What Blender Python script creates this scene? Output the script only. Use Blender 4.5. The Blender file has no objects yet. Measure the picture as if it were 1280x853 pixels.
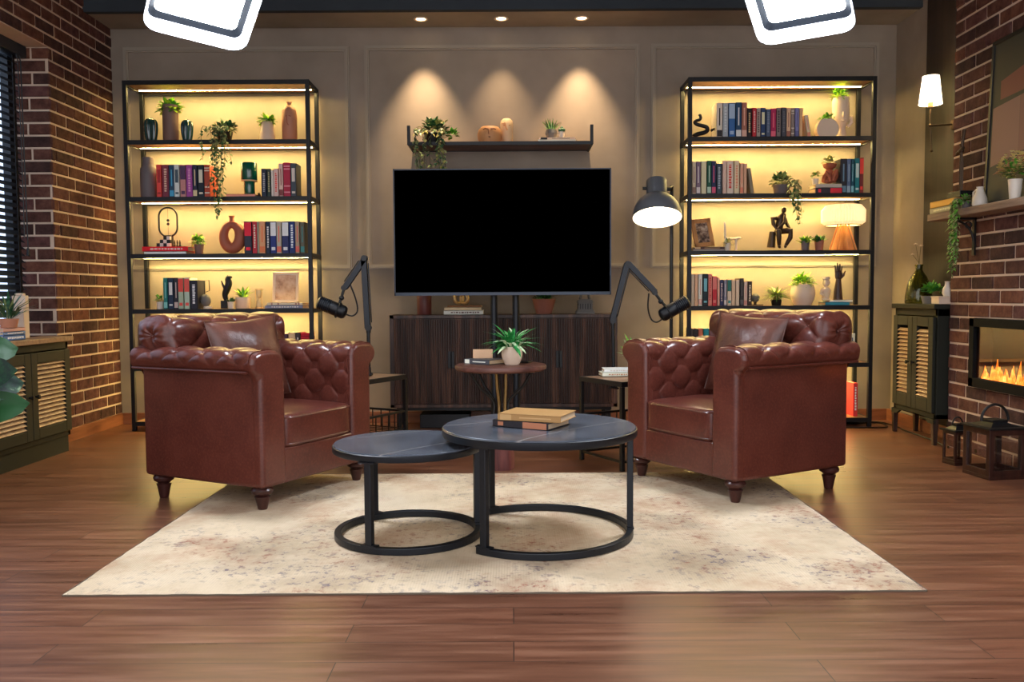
# A lounge used as a podcast set: two tufted armchairs, lit bookcases, TV, brick walls.
SOFT, WORLD, EXPO = 54.0, 1.95, .66
# label, outer lower corner of the lit face, direction it faces, its long edge, width, height
SOFTBOXES = [
    ('glowing white softbox hanging on the window side of the room', (-1.665, 4.055, 2.29), (.24, -.55, -.80), (.48, -.65, .59), 1, .385, .55),
    ('glowing white softbox hanging on the fireplace side of the room', (1.588, 4.10, 2.285), (-.23, -.43, -.87), (-.45, -.75, .48), -1, .365, .55)]
import bpy, math, random
from mathutils import Vector, Matrix, Euler
SC = bpy.context.scene
C = SC.collection
rnd = random.Random(7)
PI = math.pi
R = math.radians

# ------------------------------------------------------------------ camera numbers
F, PITCH, ROLL, HC = 1070.0, math.atan(57 / 1070.0), 0.0058, 0.95
def at(px, py, Y):
    """the point of the plane y = Y that the photograph shows at a pixel"""
    u, v = px - 640, 426.5 - py
    c, s = math.cos(ROLL), math.sin(ROLL)
    x, z = (u * c + v * s) / F, (-u * s + v * c) / F
    d = (x, math.cos(PITCH) + z * math.sin(PITCH), -math.sin(PITCH) + z * math.cos(PITCH))
    t = Y / d[1]
    return Vector((d[0] * t, Y, HC + d[2] * t))

# ------------------------------------------------------------------ mesh builder
class MB:
    def __init__(s):
        s.v, s.f, s.m, s.sm = [], [], [], []
    def add(s, vs, fs, mi=0, smooth=False, M=None):
        b = len(s.v)
        for p in vs:
            p = Vector(p)
            s.v.append(tuple(M @ p) if M else tuple(p))
        for f in fs:
            s.f.append(tuple(b + i for i in f)); s.m.append(mi); s.sm.append(smooth)
        return s
    def box(s, x0, x1, y0, y1, z0, z1, mi=0, M=None):
        vs = [(x0, y0, z0), (x1, y0, z0), (x1, y1, z0), (x0, y1, z0), (x0, y0, z1), (x1, y0, z1), (x1, y1, z1), (x0, y1, z1)]
        fs = [(3, 2, 1, 0), (4, 5, 6, 7), (0, 1, 5, 4), (1, 2, 6, 5), (2, 3, 7, 6), (3, 0, 4, 7)]
        return s.add(vs, fs, mi, False, M)
    def lathe(s, prof, n=24, mi=0, M=None, smooth=True):
        vs, fs, rings = [], [], []
        for r, z in prof:
            if r < 1e-6:
                rings.append([len(vs)]); vs.append((0, 0, z))
            else:
                rings.append([len(vs) + k for k in range(n)])
                vs += [(r * math.cos(2 * PI * k / n), r * math.sin(2 * PI * k / n), z) for k in range(n)]
        for a, b in zip(rings, rings[1:]):
            if len(a) == 1 and len(b) == 1: continue
            for k in range(n):
                k2 = (k + 1) % n
                if len(a) == 1: fs.append((a[0], b[k2], b[k]))
                elif len(b) == 1: fs.append((a[k], a[k2], b[0]))
                else: fs.append((a[k], a[k2], b[k2], b[k]))
        return s.add(vs, fs, mi, smooth, M)
    def tube(s, pts, r, n=8, mi=0, closed=False, caps=True, sq=False):
        pts = [Vector(p) for p in pts]
        N = len(pts)
        rs = list(r) if isinstance(r, (list, tuple)) else [r] * N
        vs, fs = [], []
        prev = None
        for i, p in enumerate(pts):
            if closed: t = pts[(i + 1) % N] - pts[i - 1]
            else: t = pts[min(i + 1, N - 1)] - pts[max(i - 1, 0)]
            t = t.normalized() if t.length > 1e-9 else Vector((0, 0, 1))
            if prev is None:
                a = Vector((0, 0, 1)) if abs(t.z) < 0.9 else Vector((1, 0, 0))
                u = t.cross(a).normalized()
            else:
                u = (prev - t * prev.dot(t)).normalized()
            prev = u
            w = t.cross(u)
            for k in range(n):
                an = 2 * PI * k / n + (PI / 4 if sq else 0)
                rr = rs[i] * (1.4142 if sq else 1)
                vs.append(p + u * (rr * math.cos(an)) + w * (rr * math.sin(an)))
        for i in range(N if closed else N - 1):
            j = (i + 1) % N
            for k in range(n):
                k2 = (k + 1) % n
                fs.append((i * n + k, i * n + k2, j * n + k2, j * n + k))
        if caps and not closed:
            fs.append(tuple(range(n - 1, -1, -1)))
            fs.append(tuple((N - 1) * n + k for k in range(n)))
        return s.add(vs, fs, mi, not sq)
    def bar(s, p0, p1, r, mi=0, n=4):
        return s.tube([p0, p1], r, 4 if n == 4 else n, mi, sq=(n == 4))
    def cyl(s, p0, p1, r0, r1=None, n=16, mi=0):
        return s.tube([p0, p1], [r0, r0 if r1 is None else r1], n, mi)
    def prism(s, poly, y0, y1, mi=0, M=None, smooth=False):
        """poly is a list of (x, z), extruded along y"""
        n = len(poly)
        vs = [(x, y0, z) for x, z in poly] + [(x, y1, z) for x, z in poly]
        s.add(vs, [tuple(range(n)), tuple(range(2 * n - 1, n - 1, -1))], mi, False, M)
        b = len(s.v) - 2 * n
        for i in range(n):
            j = (i + 1) % n
            s.f.append((b + j, b + i, b + n + i, b + n + j)); s.m.append(mi); s.sm.append(smooth)
        return s
    def ball(s, c, r, n=16, m=10, mi=0, e=1.0, M=None):
        """ellipsoid, or with e under 1 a rounded box"""
        rx, ry, rz = r if isinstance(r, (tuple, list)) else (r, r, r)
        pw = lambda x: math.copysign(abs(x) ** e, x)
        vs, fs = [(c[0], c[1], c[2] - rz)], []
        for i in range(1, m):
            a = -PI / 2 + PI * i / m
            for k in range(n):
                b = 2 * PI * k / n
                vs.append((c[0] + rx * pw(math.cos(a)) * pw(math.cos(b)), c[1] + ry * pw(math.cos(a)) * pw(math.sin(b)), c[2] + rz * pw(math.sin(a))))
        vs.append((c[0], c[1], c[2] + rz))
        top = len(vs) - 1
        for k in range(n):
            k2 = (k + 1) % n
            fs.append((0, 1 + k2, 1 + k))
            fs.append((top, top - n + k, top - n + k2))
            for i in range(m - 2):
                a, b = 1 + i * n, 1 + (i + 1) * n
                fs.append((a + k, a + k2, b + k2, b + k))
        return s.add(vs, fs, mi, True, M)
    def leaf(s, p, d, L, W, mi=0, up=None, droop=0.25):
        p, d = Vector(p), Vector(d).normalized()
        up = Vector(up or (0, 0, 1))
        side = d.cross(up)
        side = side.normalized() if side.length > 1e-4 else Vector((1, 0, 0))
        nn = side.cross(d)
        m1 = p + d * L * .45 + nn * (L * .08)
        tip = p + d * L - nn * (L * droop)
        a, b = m1 + side * W * .5 - nn * W * .12, m1 - side * W * .5 - nn * W * .12
        q1 = p + d * L * .78 - nn * L * droop * .45
        a2, b2 = q1 + side * W * .32, q1 - side * W * .32
        return s.add([p, a, a2, tip, b2, b, m1, q1], [(0, 1, 6), (0, 6, 5), (1, 2, 7, 6), (6, 7, 4, 5), (2, 3, 7), (7, 3, 4)], mi, True)
    def bush(s, c, rad, n, L, W, mis=(0,), r=rnd, droop=.25, core=None):
        """leaves growing out of a rounded clump"""
        for k in range(n):
            a = r.uniform(0, 2 * PI); z = r.uniform(-.35, 1)
            q = math.sqrt(max(0, 1 - z * z)); f = r.uniform(.25, .8)
            d = Vector((q * math.cos(a), q * math.sin(a), z))
            p = Vector(c) + Vector((d.x * rad[0] * f, d.y * rad[1] * f, d.z * rad[2] * f))
            d2 = d + Vector((r.uniform(-.5, .5), r.uniform(-.5, .5), r.uniform(-.1, .6)))
            s.leaf(p, d2, L * r.uniform(.7, 1.2), W * r.uniform(.8, 1.2), r.choice(mis), droop=droop)
        return s
    def vine(s, p, drop, sway, nl, L, W, stem_mi=0, mis=(0,), r=rnd, out_x=False):
        """a hanging stem with leaves"""
        pts = []
        N = 13
        ph = r.uniform(0, 6)
        for i in range(N):
            t = i / (N - 1)
            o = math.sin(min(1, t / .25) * PI / 2)
            if out_x: d = Vector((sway[0] * o + .005 * math.cos(ph + 4 * t), sway[1] * t + .012 * math.sin(ph + 5 * t), 0))
            else: d = Vector((sway[0] * t + .012 * math.sin(ph + 5 * t), sway[1] * o + .006 * math.cos(ph + 4 * t), 0))
            d.z = .02 * math.sin(min(1, t / .25) * PI) - drop * max(0, t - .22) / .78
            pts.append(Vector(p) + d)
        s.tube(pts, .0018, 5, stem_mi)
        for k in range(nl):
            t = (k + r.random()) / nl * (N - 1.01)
            i = int(t)
            q = pts[i].lerp(pts[i + 1], t - i)
            a = r.uniform(0, 2 * PI)
            s.leaf(q, ((math.cos(a) - .4) if out_x else math.cos(a) * .9, math.sin(a) * .8 if out_x else math.sin(a) * .6 - .45, -.6), L * r.uniform(.7, 1.2), W * r.uniform(.8, 1.2), r.choice(mis))
        return s

def obj(name, mb, mats, parent=None, bevel=0.0, seg=2, sub=0):
    me = bpy.data.meshes.new(name)
    me.from_pydata(mb.v, [], mb.f)
    mats = mats if isinstance(mats, (list, tuple)) else [mats]
    for m in mats: me.materials.append(m)
    me.polygons.foreach_set('material_index', mb.m)
    me.polygons.foreach_set('use_smooth', mb.sm)
    me.update()
    if any(mb.sm): me.set_sharp_from_angle(angle=R(42))
    o = bpy.data.objects.new(name, me)
    C.objects.link(o)
    if parent: o.parent = parent
    if bevel:
        b = o.modifiers.new('edge', 'BEVEL'); b.width = bevel; b.segments = seg; b.limit_method = 'ANGLE'; b.angle_limit = R(35)
    if sub:
        b = o.modifiers.new('sub', 'SUBSURF'); b.levels = sub; b.render_levels = sub
    return o
def tag(o, label, cat, group=None):
    o['label'] = label; o['category'] = cat
    if group: o['group'] = group
    return o
def thing(name, label, cat, loc=(0, 0, 0), rz=0.0, group=None):
    o = bpy.data.objects.new(name, None)
    C.objects.link(o)
    o.empty_display_size = .05
    o.location = loc; o.rotation_euler = (0, 0, rz)
    return tag(o, label, cat, group)
def single(name, mb, mats, label, cat, loc=(0, 0, 0), rz=0.0, group=None, bevel=0.0, seg=2):
    o = obj(name, mb, mats, None, bevel, seg)
    o.location = loc; o.rotation_euler = (0, 0, rz)
    return tag(o, label, cat, group)
def struct(name, mb, mats, parent=None, bevel=0.0):
    o = obj(name, mb, mats, parent, bevel)
    if not parent: o['kind'] = 'structure'
    return o

# ------------------------------------------------------------------ materials
def lin(c):
    if isinstance(c, str): c = tuple(int(c[i:i + 2], 16) for i in (0, 2, 4))
    return tuple(((x / 255) / 12.92 if x / 255 <= .04045 else ((x / 255 + .055) / 1.055) ** 2.4) for x in c) + (1.0,)
MC = {}
def mat(name, col, rough=.5, metal=0.0, spec=.5, emit=None, es=0.0, trans=0.0, coat=0.0, alpha=1.0):
    m = bpy.data.materials.new(name); m.use_nodes = True
    b = m.node_tree.nodes['Principled BSDF']
    b.inputs['Base Color'].default_value = lin(col)
    b.inputs['Roughness'].default_value = rough
    b.inputs['Metallic'].default_value = metal
    b.inputs['Specular IOR Level'].default_value = spec
    if emit:
        b.inputs['Emission Color'].default_value = lin(emit); b.inputs['Emission Strength'].default_value = es
    if trans: b.inputs['Transmission Weight'].default_value = trans
    if coat: b.inputs['Coat Weight'].default_value = coat; b.inputs['Coat Roughness'].default_value = .11
    if alpha < 1: b.inputs['Alpha'].default_value = alpha
    return m
def flat(col, rough=.55, spec=.3):
    """a plain paint, one per colour"""
    k = (col, rough)
    if k not in MC: MC[k] = mat('paint_%s' % len(MC), tuple(min(240, int(x * 1.18 + 4)) for x in col), rough, 0, spec)
    return MC[k]
class NT:
    """short hand for node trees"""
    def __init__(s, m):
        s.m, s.t = m, m.node_tree
        s.b = s.t.nodes['Principled BSDF']
    def n(s, typ, **kw):
        x = s.t.nodes.new(typ)
        for k, v in kw.items():
            if k.startswith('i_'): x.inputs[k[2:].replace('_', ' ')].default_value = v
            else: setattr(x, k, v)
        return x
    def l(s, a, b): s.t.links.new(a, b); return s
    def coords(s, scale=(1, 1, 1), rot=(0, 0, 0), loc=(0, 0, 0)):
        tc, mp = s.n('ShaderNodeTexCoord'), s.n('ShaderNodeMapping')
        mp.inputs['Scale'].default_value = scale; mp.inputs['Rotation'].default_value = rot; mp.inputs['Location'].default_value = loc
        s.l(tc.outputs['Object'], mp.inputs['Vector'])
        return mp.outputs['Vector']
    def noise(s, vec, scale, detail=4, rough=.55):
        x = s.n('ShaderNodeTexNoise'); x.inputs['Scale'].default_value = scale; x.inputs['Detail'].default_value = detail; x.inputs['Roughness'].default_value = rough
        s.l(vec, x.inputs['Vector']); return x.outputs['Fac']
    def ramp(s, fac, stops, interp='LINEAR'):
        x = s.n('ShaderNodeValToRGB'); x.color_ramp.interpolation = interp
        e = x.color_ramp.elements
        while len(e) < len(stops): e.new(.5)
        for q, (p, c) in zip(e, stops):
            q.position = p; q.color = lin(c) if not isinstance(c, float) else (c, c, c, 1)
        s.l(fac, x.inputs['Fac']); return x.outputs['Color']
    def mix(s, fac, a, b, blend='MIX'):
        x = s.n('ShaderNodeMix', data_type='RGBA', blend_type=blend)
        for v, k in ((fac, 0), (a, 6), (b, 7)):
            if isinstance(v, (float, int)): x.inputs[k].default_value = v if k == 0 else (v, v, v, 1)
            elif isinstance(v, (tuple, str)): x.inputs[k].default_value = lin(v)
            else: s.l(v, x.inputs[k])
        return x.outputs[2]
    def col(s, c): s.l(c, s.b.inputs['Base Color']); return s
    def rough(s, c): s.l(c, s.b.inputs['Roughness']); return s
    def bump(s, h, strength=.3, dist=.005):
        x = s.n('ShaderNodeBump'); x.inputs['Strength'].default_value = strength; x.inputs['Distance'].default_value = dist
        s.l(h, x.inputs['Height']); s.l(x.outputs['Normal'], s.b.inputs['Normal']); return s

def wood(name, c0, c1, c2, scale=(2, 40, 40), rough=.45, bump=.08):
    m = mat(name, c1, rough); t = NT(m)
    v = t.coords(scale)
    f = t.noise(v, 1.0, 6, .6)
    t.col(t.ramp(f, [(.3, c0), (.5, c1), (.72, c2)])).bump(f, bump, .003)
    return m
def leaves(name, c0, c1, rough=.45):
    m = mat(name, c0, rough, 0, .4); t = NT(m)
    t.col(t.ramp(t.noise(t.coords((1, 1, 1)), 60, 2), [(.35, c0), (.65, c1)]))
    t.b.inputs['Subsurface Weight'].default_value = 0.0
    return m

M = {}
M['black_metal'] = mat('black_metal', (17, 18, 20), .45, .2)
M['blue_black'] = mat('blue_black_metal', (15, 21, 29), .42, .25)
M['dark_plastic'] = mat('dark_plastic', (11, 13, 17), .42, 0, .4)
M['screen'] = mat('tv_screen', (0, 0, 0), .6, 0, 0.0)
M['white'] = mat('white_ceramic', (225, 215, 200), .35)
M['cream'] = mat('cream_ceramic', (228, 206, 182), .5)
M['pink_clay'] = mat('pink_clay', (190, 130, 100), .55)
M['terracotta'] = mat('terracotta', (168, 92, 66), .6)
M['terra_pot'] = mat('terracotta_pot', (158, 100, 82), .7)
M['grey_pot'] = mat('grey_pot', (105, 98, 100), .6)
M['stone'] = mat('grey_stone', (110, 108, 106), .75)
M['brown_pot'] = mat('brown_pot', (118, 92, 84), .6)
M['green_glaze'] = mat('green_glaze', (10, 82, 62), .12, 0, .6, coat=.5)
M['cactus'] = mat('cactus_glaze', (28, 62, 62), .15, 0, .6, coat=.4)
M['gold'] = mat('gold', (232, 196, 130), .35, .6)
M['bronze'] = mat('bronze', (74, 60, 48), .45, .7)
M['brass'] = mat('brass', (84, 68, 46), .45, .8)
M['page'] = mat('paper_pages', (206, 182, 150), .8)
M['soil'] = mat('soil', (40, 30, 24), .9)
M['leaf'] = leaves('leaf_green', (56, 132, 44), (112, 178, 58))
M['leaf_lime'] = leaves('leaf_lime', (140, 196, 34), (200, 226, 70))
M['leaf_dark'] = leaves('leaf_dark', (34, 74, 50), (66, 112, 72))
M['leaf_grey'] = leaves('leaf_grey_green', (98, 120, 80), (150, 160, 104))
M['leaf_emerald'] = leaves('leaf_emerald', (20, 110, 50), (60, 160, 80))
M['leaf_pale'] = leaves('leaf_pale', (170, 200, 150), (205, 220, 180))
M['leaf_ivory'] = leaves('leaf_yellow_green', (150, 150, 80), (190, 180, 110))
M['petal'] = leaves('petal_cream', (225, 205, 130), (240, 225, 170))
M['stem'] = mat('plant_stem', (88, 84, 52), .7)
M['walnut'] = wood('walnut', (60, 34, 28), (88, 52, 44), (112, 72, 60), (3, 30, 30))
M['dark_wood'] = wood('dark_wood', (26, 17, 14), (60, 40, 31), (112, 76, 58), (24, 24, 1.6), .45)
M['shelf_wood'] = wood('shelf_wood', (120, 84, 56), (150, 108, 74), (176, 132, 94), (3, 30, 30))
M['top_wood'] = wood('oak_top', (112, 84, 64), (140, 108, 84), (160, 126, 98), (30, 3, 30))
M['mantel_wood'] = wood('mantel_wood', (112, 90, 76), (140, 116, 100), (164, 138, 118), (40, 3, 40), .7)
M['lamp_wood'] = wood('lamp_wood', (176, 110, 56), (200, 138, 78), (220, 160, 96), (30, 30, 3))
M['frame_wood'] = wood('frame_wood', (176, 120, 72), (200, 146, 94), (214, 164, 112), (20, 20, 4))
M['skirting'] = wood('skirting', (112, 66, 42), (140, 86, 56), (158, 102, 70), (3, 3, 30))
M['panel_wood'] = wood('panel_wood', (24, 18, 14), (36, 27, 21), (48, 37, 29), (30, 30, 1.5), .5)
M['lantern_wood'] = wood('lantern_wood', (36, 17, 12), (54, 27, 19), (70, 38, 27), (20, 20, 4), .4)
M['stump'] = wood('stump', (66, 30, 28), (98, 48, 44), (122, 66, 58), (24, 24, 3), .6, .3)
M['olive'] = mat('olive_cabinet', (32, 34, 26), .6, 0, .3)
M['rattan'] = wood('louvre_wood', (150, 118, 88), (176, 142, 108), (192, 160, 124), (30, 4, 30))
M['glass'] = mat('clear_glass', (255, 255, 255), .02, 0, .5, trans=1.0)
M['green_glass'] = mat('green_glass', (138, 140, 50), .05, 0, .5, trans=.92)

def m_leather():
    m = mat('brown_leather', (92, 42, 32), .33, 0, .38, coat=.3); t = NT(m)
    v = t.coords((1, 1, 1))
    big = t.noise(v, 5, 4, .6); fine = t.noise(v, 90, 3, .6)
    c = t.ramp(big, [(.2, (66, 29, 24)), (.5, (84, 39, 31)), (.8, (98, 50, 40))])
    t.col(t.mix(t.ramp(fine, [(.45, 0.0), (.7, .35)]), c, (120, 66, 52)))
    vo = t.n('ShaderNodeTexVoronoi'); vo.inputs['Scale'].default_value = 260; t.l(v, vo.inputs['Vector'])
    t.bump(vo.outputs['Distance'], .12, .002)
    return m
M['leather'] = m_leather()
def m_pillow():
    m = mat('pillow_leather', (84, 48, 38), .33, 0, .5); t = NT(m)
    v = t.coords((1, 1, 1)); big = t.noise(v, 7, 5, .6)
    t.col(t.ramp(big, [(.3, (66, 34, 27)), (.7, (106, 64, 50))])).bump(big, .5, .02)
    return m
M['pillow'] = m_pillow()
def m_floor():
    m = mat('floor_planks', (110, 78, 58), .4, 0, .4); t = NT(m)
    v = t.coords((1, 1, 1))
    br = t.n('ShaderNodeTexBrick', offset=.37)
    br.inputs['Scale'].default_value = 1; br.inputs['Brick Width'].default_value = 1.25; br.inputs['Row Height'].default_value = .128
    br.inputs['Mortar Size'].default_value = .0016; br.inputs['Mortar Smooth'].default_value = .3; br.inputs['Bias'].default_value = 0
    br.inputs['Color1'].default_value = (0, 0, 0, 1); br.inputs['Color2'].default_value = (1, 1, 1, 1); br.inputs['Mortar'].default_value = (.5, .5, .5, 1)
    t.l(v, br.inputs['Vector'])
    # each plank shifts its own grain
    sh = t.n('ShaderNodeVectorMath', operation='MULTIPLY_ADD'); sh.inputs[1].default_value = (7, 3, 0)
    t.l(br.outputs['Color'], sh.inputs[0]); t.l(v, sh.inputs[2])
    mp = t.n('ShaderNodeMapping'); mp.inputs['Scale'].default_value = (1.6, 22, 1); t.l(sh.outputs[0], mp.inputs['Vector'])
    g = t.noise(mp.outputs['Vector'], 1.3, 7, .62)
    c = t.ramp(g, [(.28, (80, 47, 33)), (.5, (110, 69, 49)), (.74, (138, 95, 71))])
    c = t.mix(.16, c, br.outputs['Color'], 'OVERLAY')
    c = t.mix(br.outputs['Fac'], c, (46, 32, 26))
    t.col(c)
    t.rough(t.ramp(g, [(.3, .27), (.7, .4)]))
    h = t.mix(br.outputs['Fac'], g, 0.0)
    t.bump(h, .06, .003)
    return m
M['floor'] = m_floor()
def m_plaster(name, col):
    m = mat(name, col, .75, 0, .25); t = NT(m)
    v = t.coords((1, 1, 1)); f = t.noise(v, 3, 3)
    a = tuple(int(x * .94) for x in col); b = tuple(min(255, int(x * 1.05)) for x in col)
    t.col(t.ramp(f, [(.3, a), (.7, b)])).bump(t.noise(v, 180, 2), .04, .002)
    return m
M['wall'] = m_plaster('wall_paint', (149, 137, 122))
M['ceil'] = m_plaster('soffit_paint', (150, 140, 126))
M['ceil_dark'] = m_plaster('dark_ceiling_paint', (54, 60, 66))
M['moulding'] = mat('moulding_paint', (154, 143, 127), .6)
def m_brick(name, a, b, c):
    m = mat(name, b, .85, 0, .2); t = NT(m)
    v = t.coords((1, 1, 1)); f = t.noise(v, 14, 6, .7)
    t.col(t.ramp(f, [(.3, a), (.5, b), (.72, c)])).bump(f, .5, .008)
    return m
M['bricks'] = [m_brick('brick_red', (66, 40, 33), (92, 58, 48), (116, 80, 66)), m_brick('brick_brown', (58, 36, 30), (84, 54, 46), (106, 74, 62)),
               m_brick('brick_plum', (62, 38, 36), (92, 58, 54), (112, 78, 70)), m_brick('brick_dark', (46, 30, 28), (68, 46, 42), (92, 64, 56)),
               m_brick('brick_orange', (78, 46, 36), (106, 66, 52), (126, 86, 68))]
M['mortar'] = m_plaster('mortar', (206, 182, 160))
def m_rug():
    m = mat('rug_pile', (196, 178, 150), .95, 0, .1); t = NT(m)
    v = t.coords((1, 1, 1))
    n1 = t.noise(v, 2.6, 6, .65); n2 = t.noise(t.coords((1, 1, 1), loc=(5, 3, 1)), 3.2, 6, .7)
    n3 = t.noise(t.coords((1, 1, 1), loc=(2, 9, 4)), 34, 5, .75); n4 = t.noise(t.coords((1, 1, 1), loc=(8, 1, 4)), 2.2, 4, .6)
    c = t.ramp(n1, [(.32, (194, 174, 144)), (.5, (214, 194, 164)), (.7, (226, 208, 180))])
    c = t.mix(t.ramp(n2, [(.48, 0.0), (.64, .5)]), c, (180, 138, 108))
    c = t.mix(t.ramp(n4, [(.52, 0.0), (.68, .6)]), c, (140, 118, 98))
    # worn flecks of blue and rust thread, only where the wear mask allows
    mask = t.ramp(n4, [(.4, 0.0), (.6, 1.0)])
    fl = t.ramp(n3, [(.53, 0.0), (.62, .85)])
    fl = t.mix(1.0, fl, mask, 'MULTIPLY')
    c = t.mix(fl, c, t.mix(t.ramp(n2, [(.45, 0.0), (.55, 1.0)]), (104, 96, 110), (150, 92, 74)))
    t.col(c)
    wx, wy = t.n('ShaderNodeTexWave', bands_direction='X'), t.n('ShaderNodeTexWave', bands_direction='Y')
    for w in (wx, wy):
        w.inputs['Scale'].default_value = 34; w.inputs['Distortion'].default_value = .6; t.l(v, w.inputs['Vector'])
    h = t.mix(.5, wx.outputs['Color'], wy.outputs['Color'])
    h = t.mix(.4, h, n3)
    t.bump(h, .5, .004)
    return m
M['rug'] = m_rug()
M['rug_edge'] = mat('rug_binding', (96, 84, 70), .95)
def m_marble():
    m = mat('dark_marble', (58, 62, 70), .22, 0, .5); t = NT(m)
    v = t.coords((1, 1, 1), rot=(0, 0, R(-38)))
    n = t.noise(v, 5, 5)
    base = t.ramp(n, [(.3, (60, 66, 76)), (.7, (88, 94, 104))])
    mp = t.n('ShaderNodeMapping'); mp.inputs['Scale'].default_value = (.5, 2.2, 1); t.l(v, mp.inputs['Vector'])
    vn = t.n('ShaderNodeTexNoise'); vn.inputs['Scale'].default_value = .8; vn.inputs['Detail'].default_value = 2; t.l(mp.outputs['Vector'], vn.inputs['Vector'])
    vein = t.ramp(vn.outputs['Fac'], [(.4955, 0.0), (.5, .45), (.5045, 0.0)])
    t.col(t.mix(vein, base, (176, 168, 160)))
    return m
M['marble'] = m_marble()
M['led'] = mat('led_strip', (255, 230, 170), .5, emit=(255, 223, 140), es=112)
# ------------------------------------------------------------------ the room
YB, XL, XR = 6.40, -2.94, 2.84          # back wall, brick window wall, painted side wall
ZC = 2.92                                # soffit
XBR, YBR = 2.70, 5.27                    # face and far end of the brick chimney breast
Y0 = 0.2                                 # the room is open towards the camera
struct('floor', MB().box(-4.0, 4.0, -1.5, 6.6, -.08, 0), M['floor'])
struct('wall_back', MB().box(-3.3, 3.3, YB, YB + .12, 0, 3.5), M['wall'])
struct('wall_right', MB().box(XR, XR + .12, Y0, YB, 0, 3.5), M['wall'])

def brick_face(mb, origin, ua, na, ulen, z0, z1, holes=(), r=rnd, bw=.232, rh=.0795, gap=.0125, pro=.006, back=False):
    """bricks laid on a plane: origin + u*ua + z, facing na; holes are (u0, u1, z0, z1)"""
    ua, na, origin = Vector(ua), Vector(na), Vector(origin)
    k = math.floor(z0 / rh)
    while k * rh < z1 - .01:
        za, zb = max(k * rh + gap / 2, z0), min((k + 1) * rh - gap / 2, z1)
        u = -bw * (.5 if k % 2 else 0.0) - r.uniform(0, .03)
        while u < ulen:
            w = bw + r.uniform(-.012, .012)
            spans = [(max(0, u + gap / 2), min(ulen, u + w - gap / 2))]
            for h in holes:
                if zb > h[2] + .004 and za < h[3] - .004:
                    nxt = []
                    for a, b in spans:
                        if b <= h[0] or a >= h[1]: nxt.append((a, b)); continue
                        if a < h[0]: nxt.append((a, h[0]))
                        if b > h[1]: nxt.append((h[1], b))
                    spans = nxt
            for a, b in spans:
                if b - a < .025 or zb - za < .015: continue
                p = pro + r.uniform(-.002, .003); c = .004
                o = origin
                P = lambda uu, zz, d: o + ua * uu + Vector((0, 0, zz)) + na * d
                j = [r.uniform(-.002, .002) for _ in range(8)]
                vs = [P(a, za, 0), P(b, za, 0), P(b, zb, 0), P(a, zb, 0),
                      P(a + c + j[0], za + c + j[1], p), P(b - c + j[2], za + c + j[3], p), P(b - c + j[4], zb - c + j[5], p), P(a + c + j[6], zb - c + j[7], p)]
                fs = [(4, 5, 6, 7), (0, 1, 5, 4), (1, 2, 6, 5), (2, 3, 7, 6), (3, 0, 4, 7)]
                if ua.cross(Vector((0, 0, 1))).dot(na) < 0: fs = [f[::-1] for f in fs]
                mb.add(vs, fs, r.choice((0, 0, 1, 1, 2, 2, 3, 3, 4)))
            u += w
        k += 1

# brick wall with the window recess
WY, WZ0, WZ1, WX = 5.53, 0.636, 2.544, -3.16       # recess: far jamb, sill, head, window plane
wl = MB()
wl.box(XL - .34, XL, WY, YB, 0, 3.5)
wl.box(XL - .34, XL, 3.2, WY, WZ1, 3.5)
wl.box(XL - .34, XL, 3.2, WY, 0, WZ0)
wl.box(XL - .34, XL, Y0, 3.2, 0, 3.5)
w = struct('wall_left', wl, M['mortar'])
bf = MB()
brick_face(bf, (XL, YB, 0), (0, -1, 0), (1, 0, 0), YB - 3.0, .0, 3.3, holes=[(YB - WY, YB - 3.2, WZ0, WZ1)])
brick_face(bf, (XL - .22, WY, 0), (1, 0, 0), (0, -1, 0), .22, WZ0, WZ1)
obj('brick_facing', bf, M['bricks'], w)
# window behind the blind
win = MB()
for (a, b, c, d) in ((WY - .05, WY, WZ0, WZ1), (3.2, 3.25, WZ0, WZ1), (3.2, WY, WZ1 - .06, WZ1), (3.2, WY, WZ0, WZ0 + .05), (4.35, 4.41, WZ0, WZ1)):
    win.box(WX - .06, WX - .01, a, b, c, d)
wo = struct('window_1', win, M['dark_plastic'])
M['daylight'] = mat('daylit_pane', (200, 220, 240), .3, emit=(205, 225, 255), es=1.1)
obj('pane', MB().box(WX - .075, WX - .062, 3.2, WY, WZ0, WZ1), M['daylight'], wo)
M['slat'] = mat('blind_slat', (28, 36, 44), .45)
bl = thing('venetian_blind', 'dark venetian blind hanging in the brick window recess', 'blind', (WX + .03, 4.4, WZ1))
hb = MB().box(-.03, .062, -1.15, WY - 4.4 - .012, -.075, -.002)
obj('headrail', hb, M['slat'], bl, .004)
sl = MB()
z = -.105
while z > -(WZ1 - WZ0) + .09:
    Mx = Matrix.Translation((0, 0, z)) @ Matrix.Rotation(R(38), 4, 'Y')
    sl.box(-.025, .025, -1.13, WY - 4.4 - .03, -.0015, .0015, 0, Mx)
    z -= .043
obj('slat', sl, M['slat'], bl)
lt = MB()
for yy in (-1.0, -.35, .3, WY - 4.4 - .1):
    lt.box(.024, .028, yy - .012, yy + .012, -(WZ1 - WZ0) + .07, -.07)
obj('ladder_tape', lt, M['dark_plastic'], bl)
obj('bottom_rail', MB().box(-.028, .028, -1.13, WY - 4.4 - .03, -(WZ1 - WZ0) + .04, -(WZ1 - WZ0) + .065), M['slat'], bl, .004)
cd = MB()
cd.tube([(.06, WY - 4.4 - .10, -.06), (.072, WY - 4.4 - .10, -.12), (.074, WY - 4.4 - .10, -.7), (.075, WY - 4.4 - .095, -1.28)], .004, 6)
cd.tube([(.06, WY - 4.4 - .13, -.06), (.072, WY - 4.4 - .13, -.12), (.074, WY - 4.4 - .125, -.7), (.075, WY - 4.4 - .13, -1.22)], .003, 6)
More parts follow.
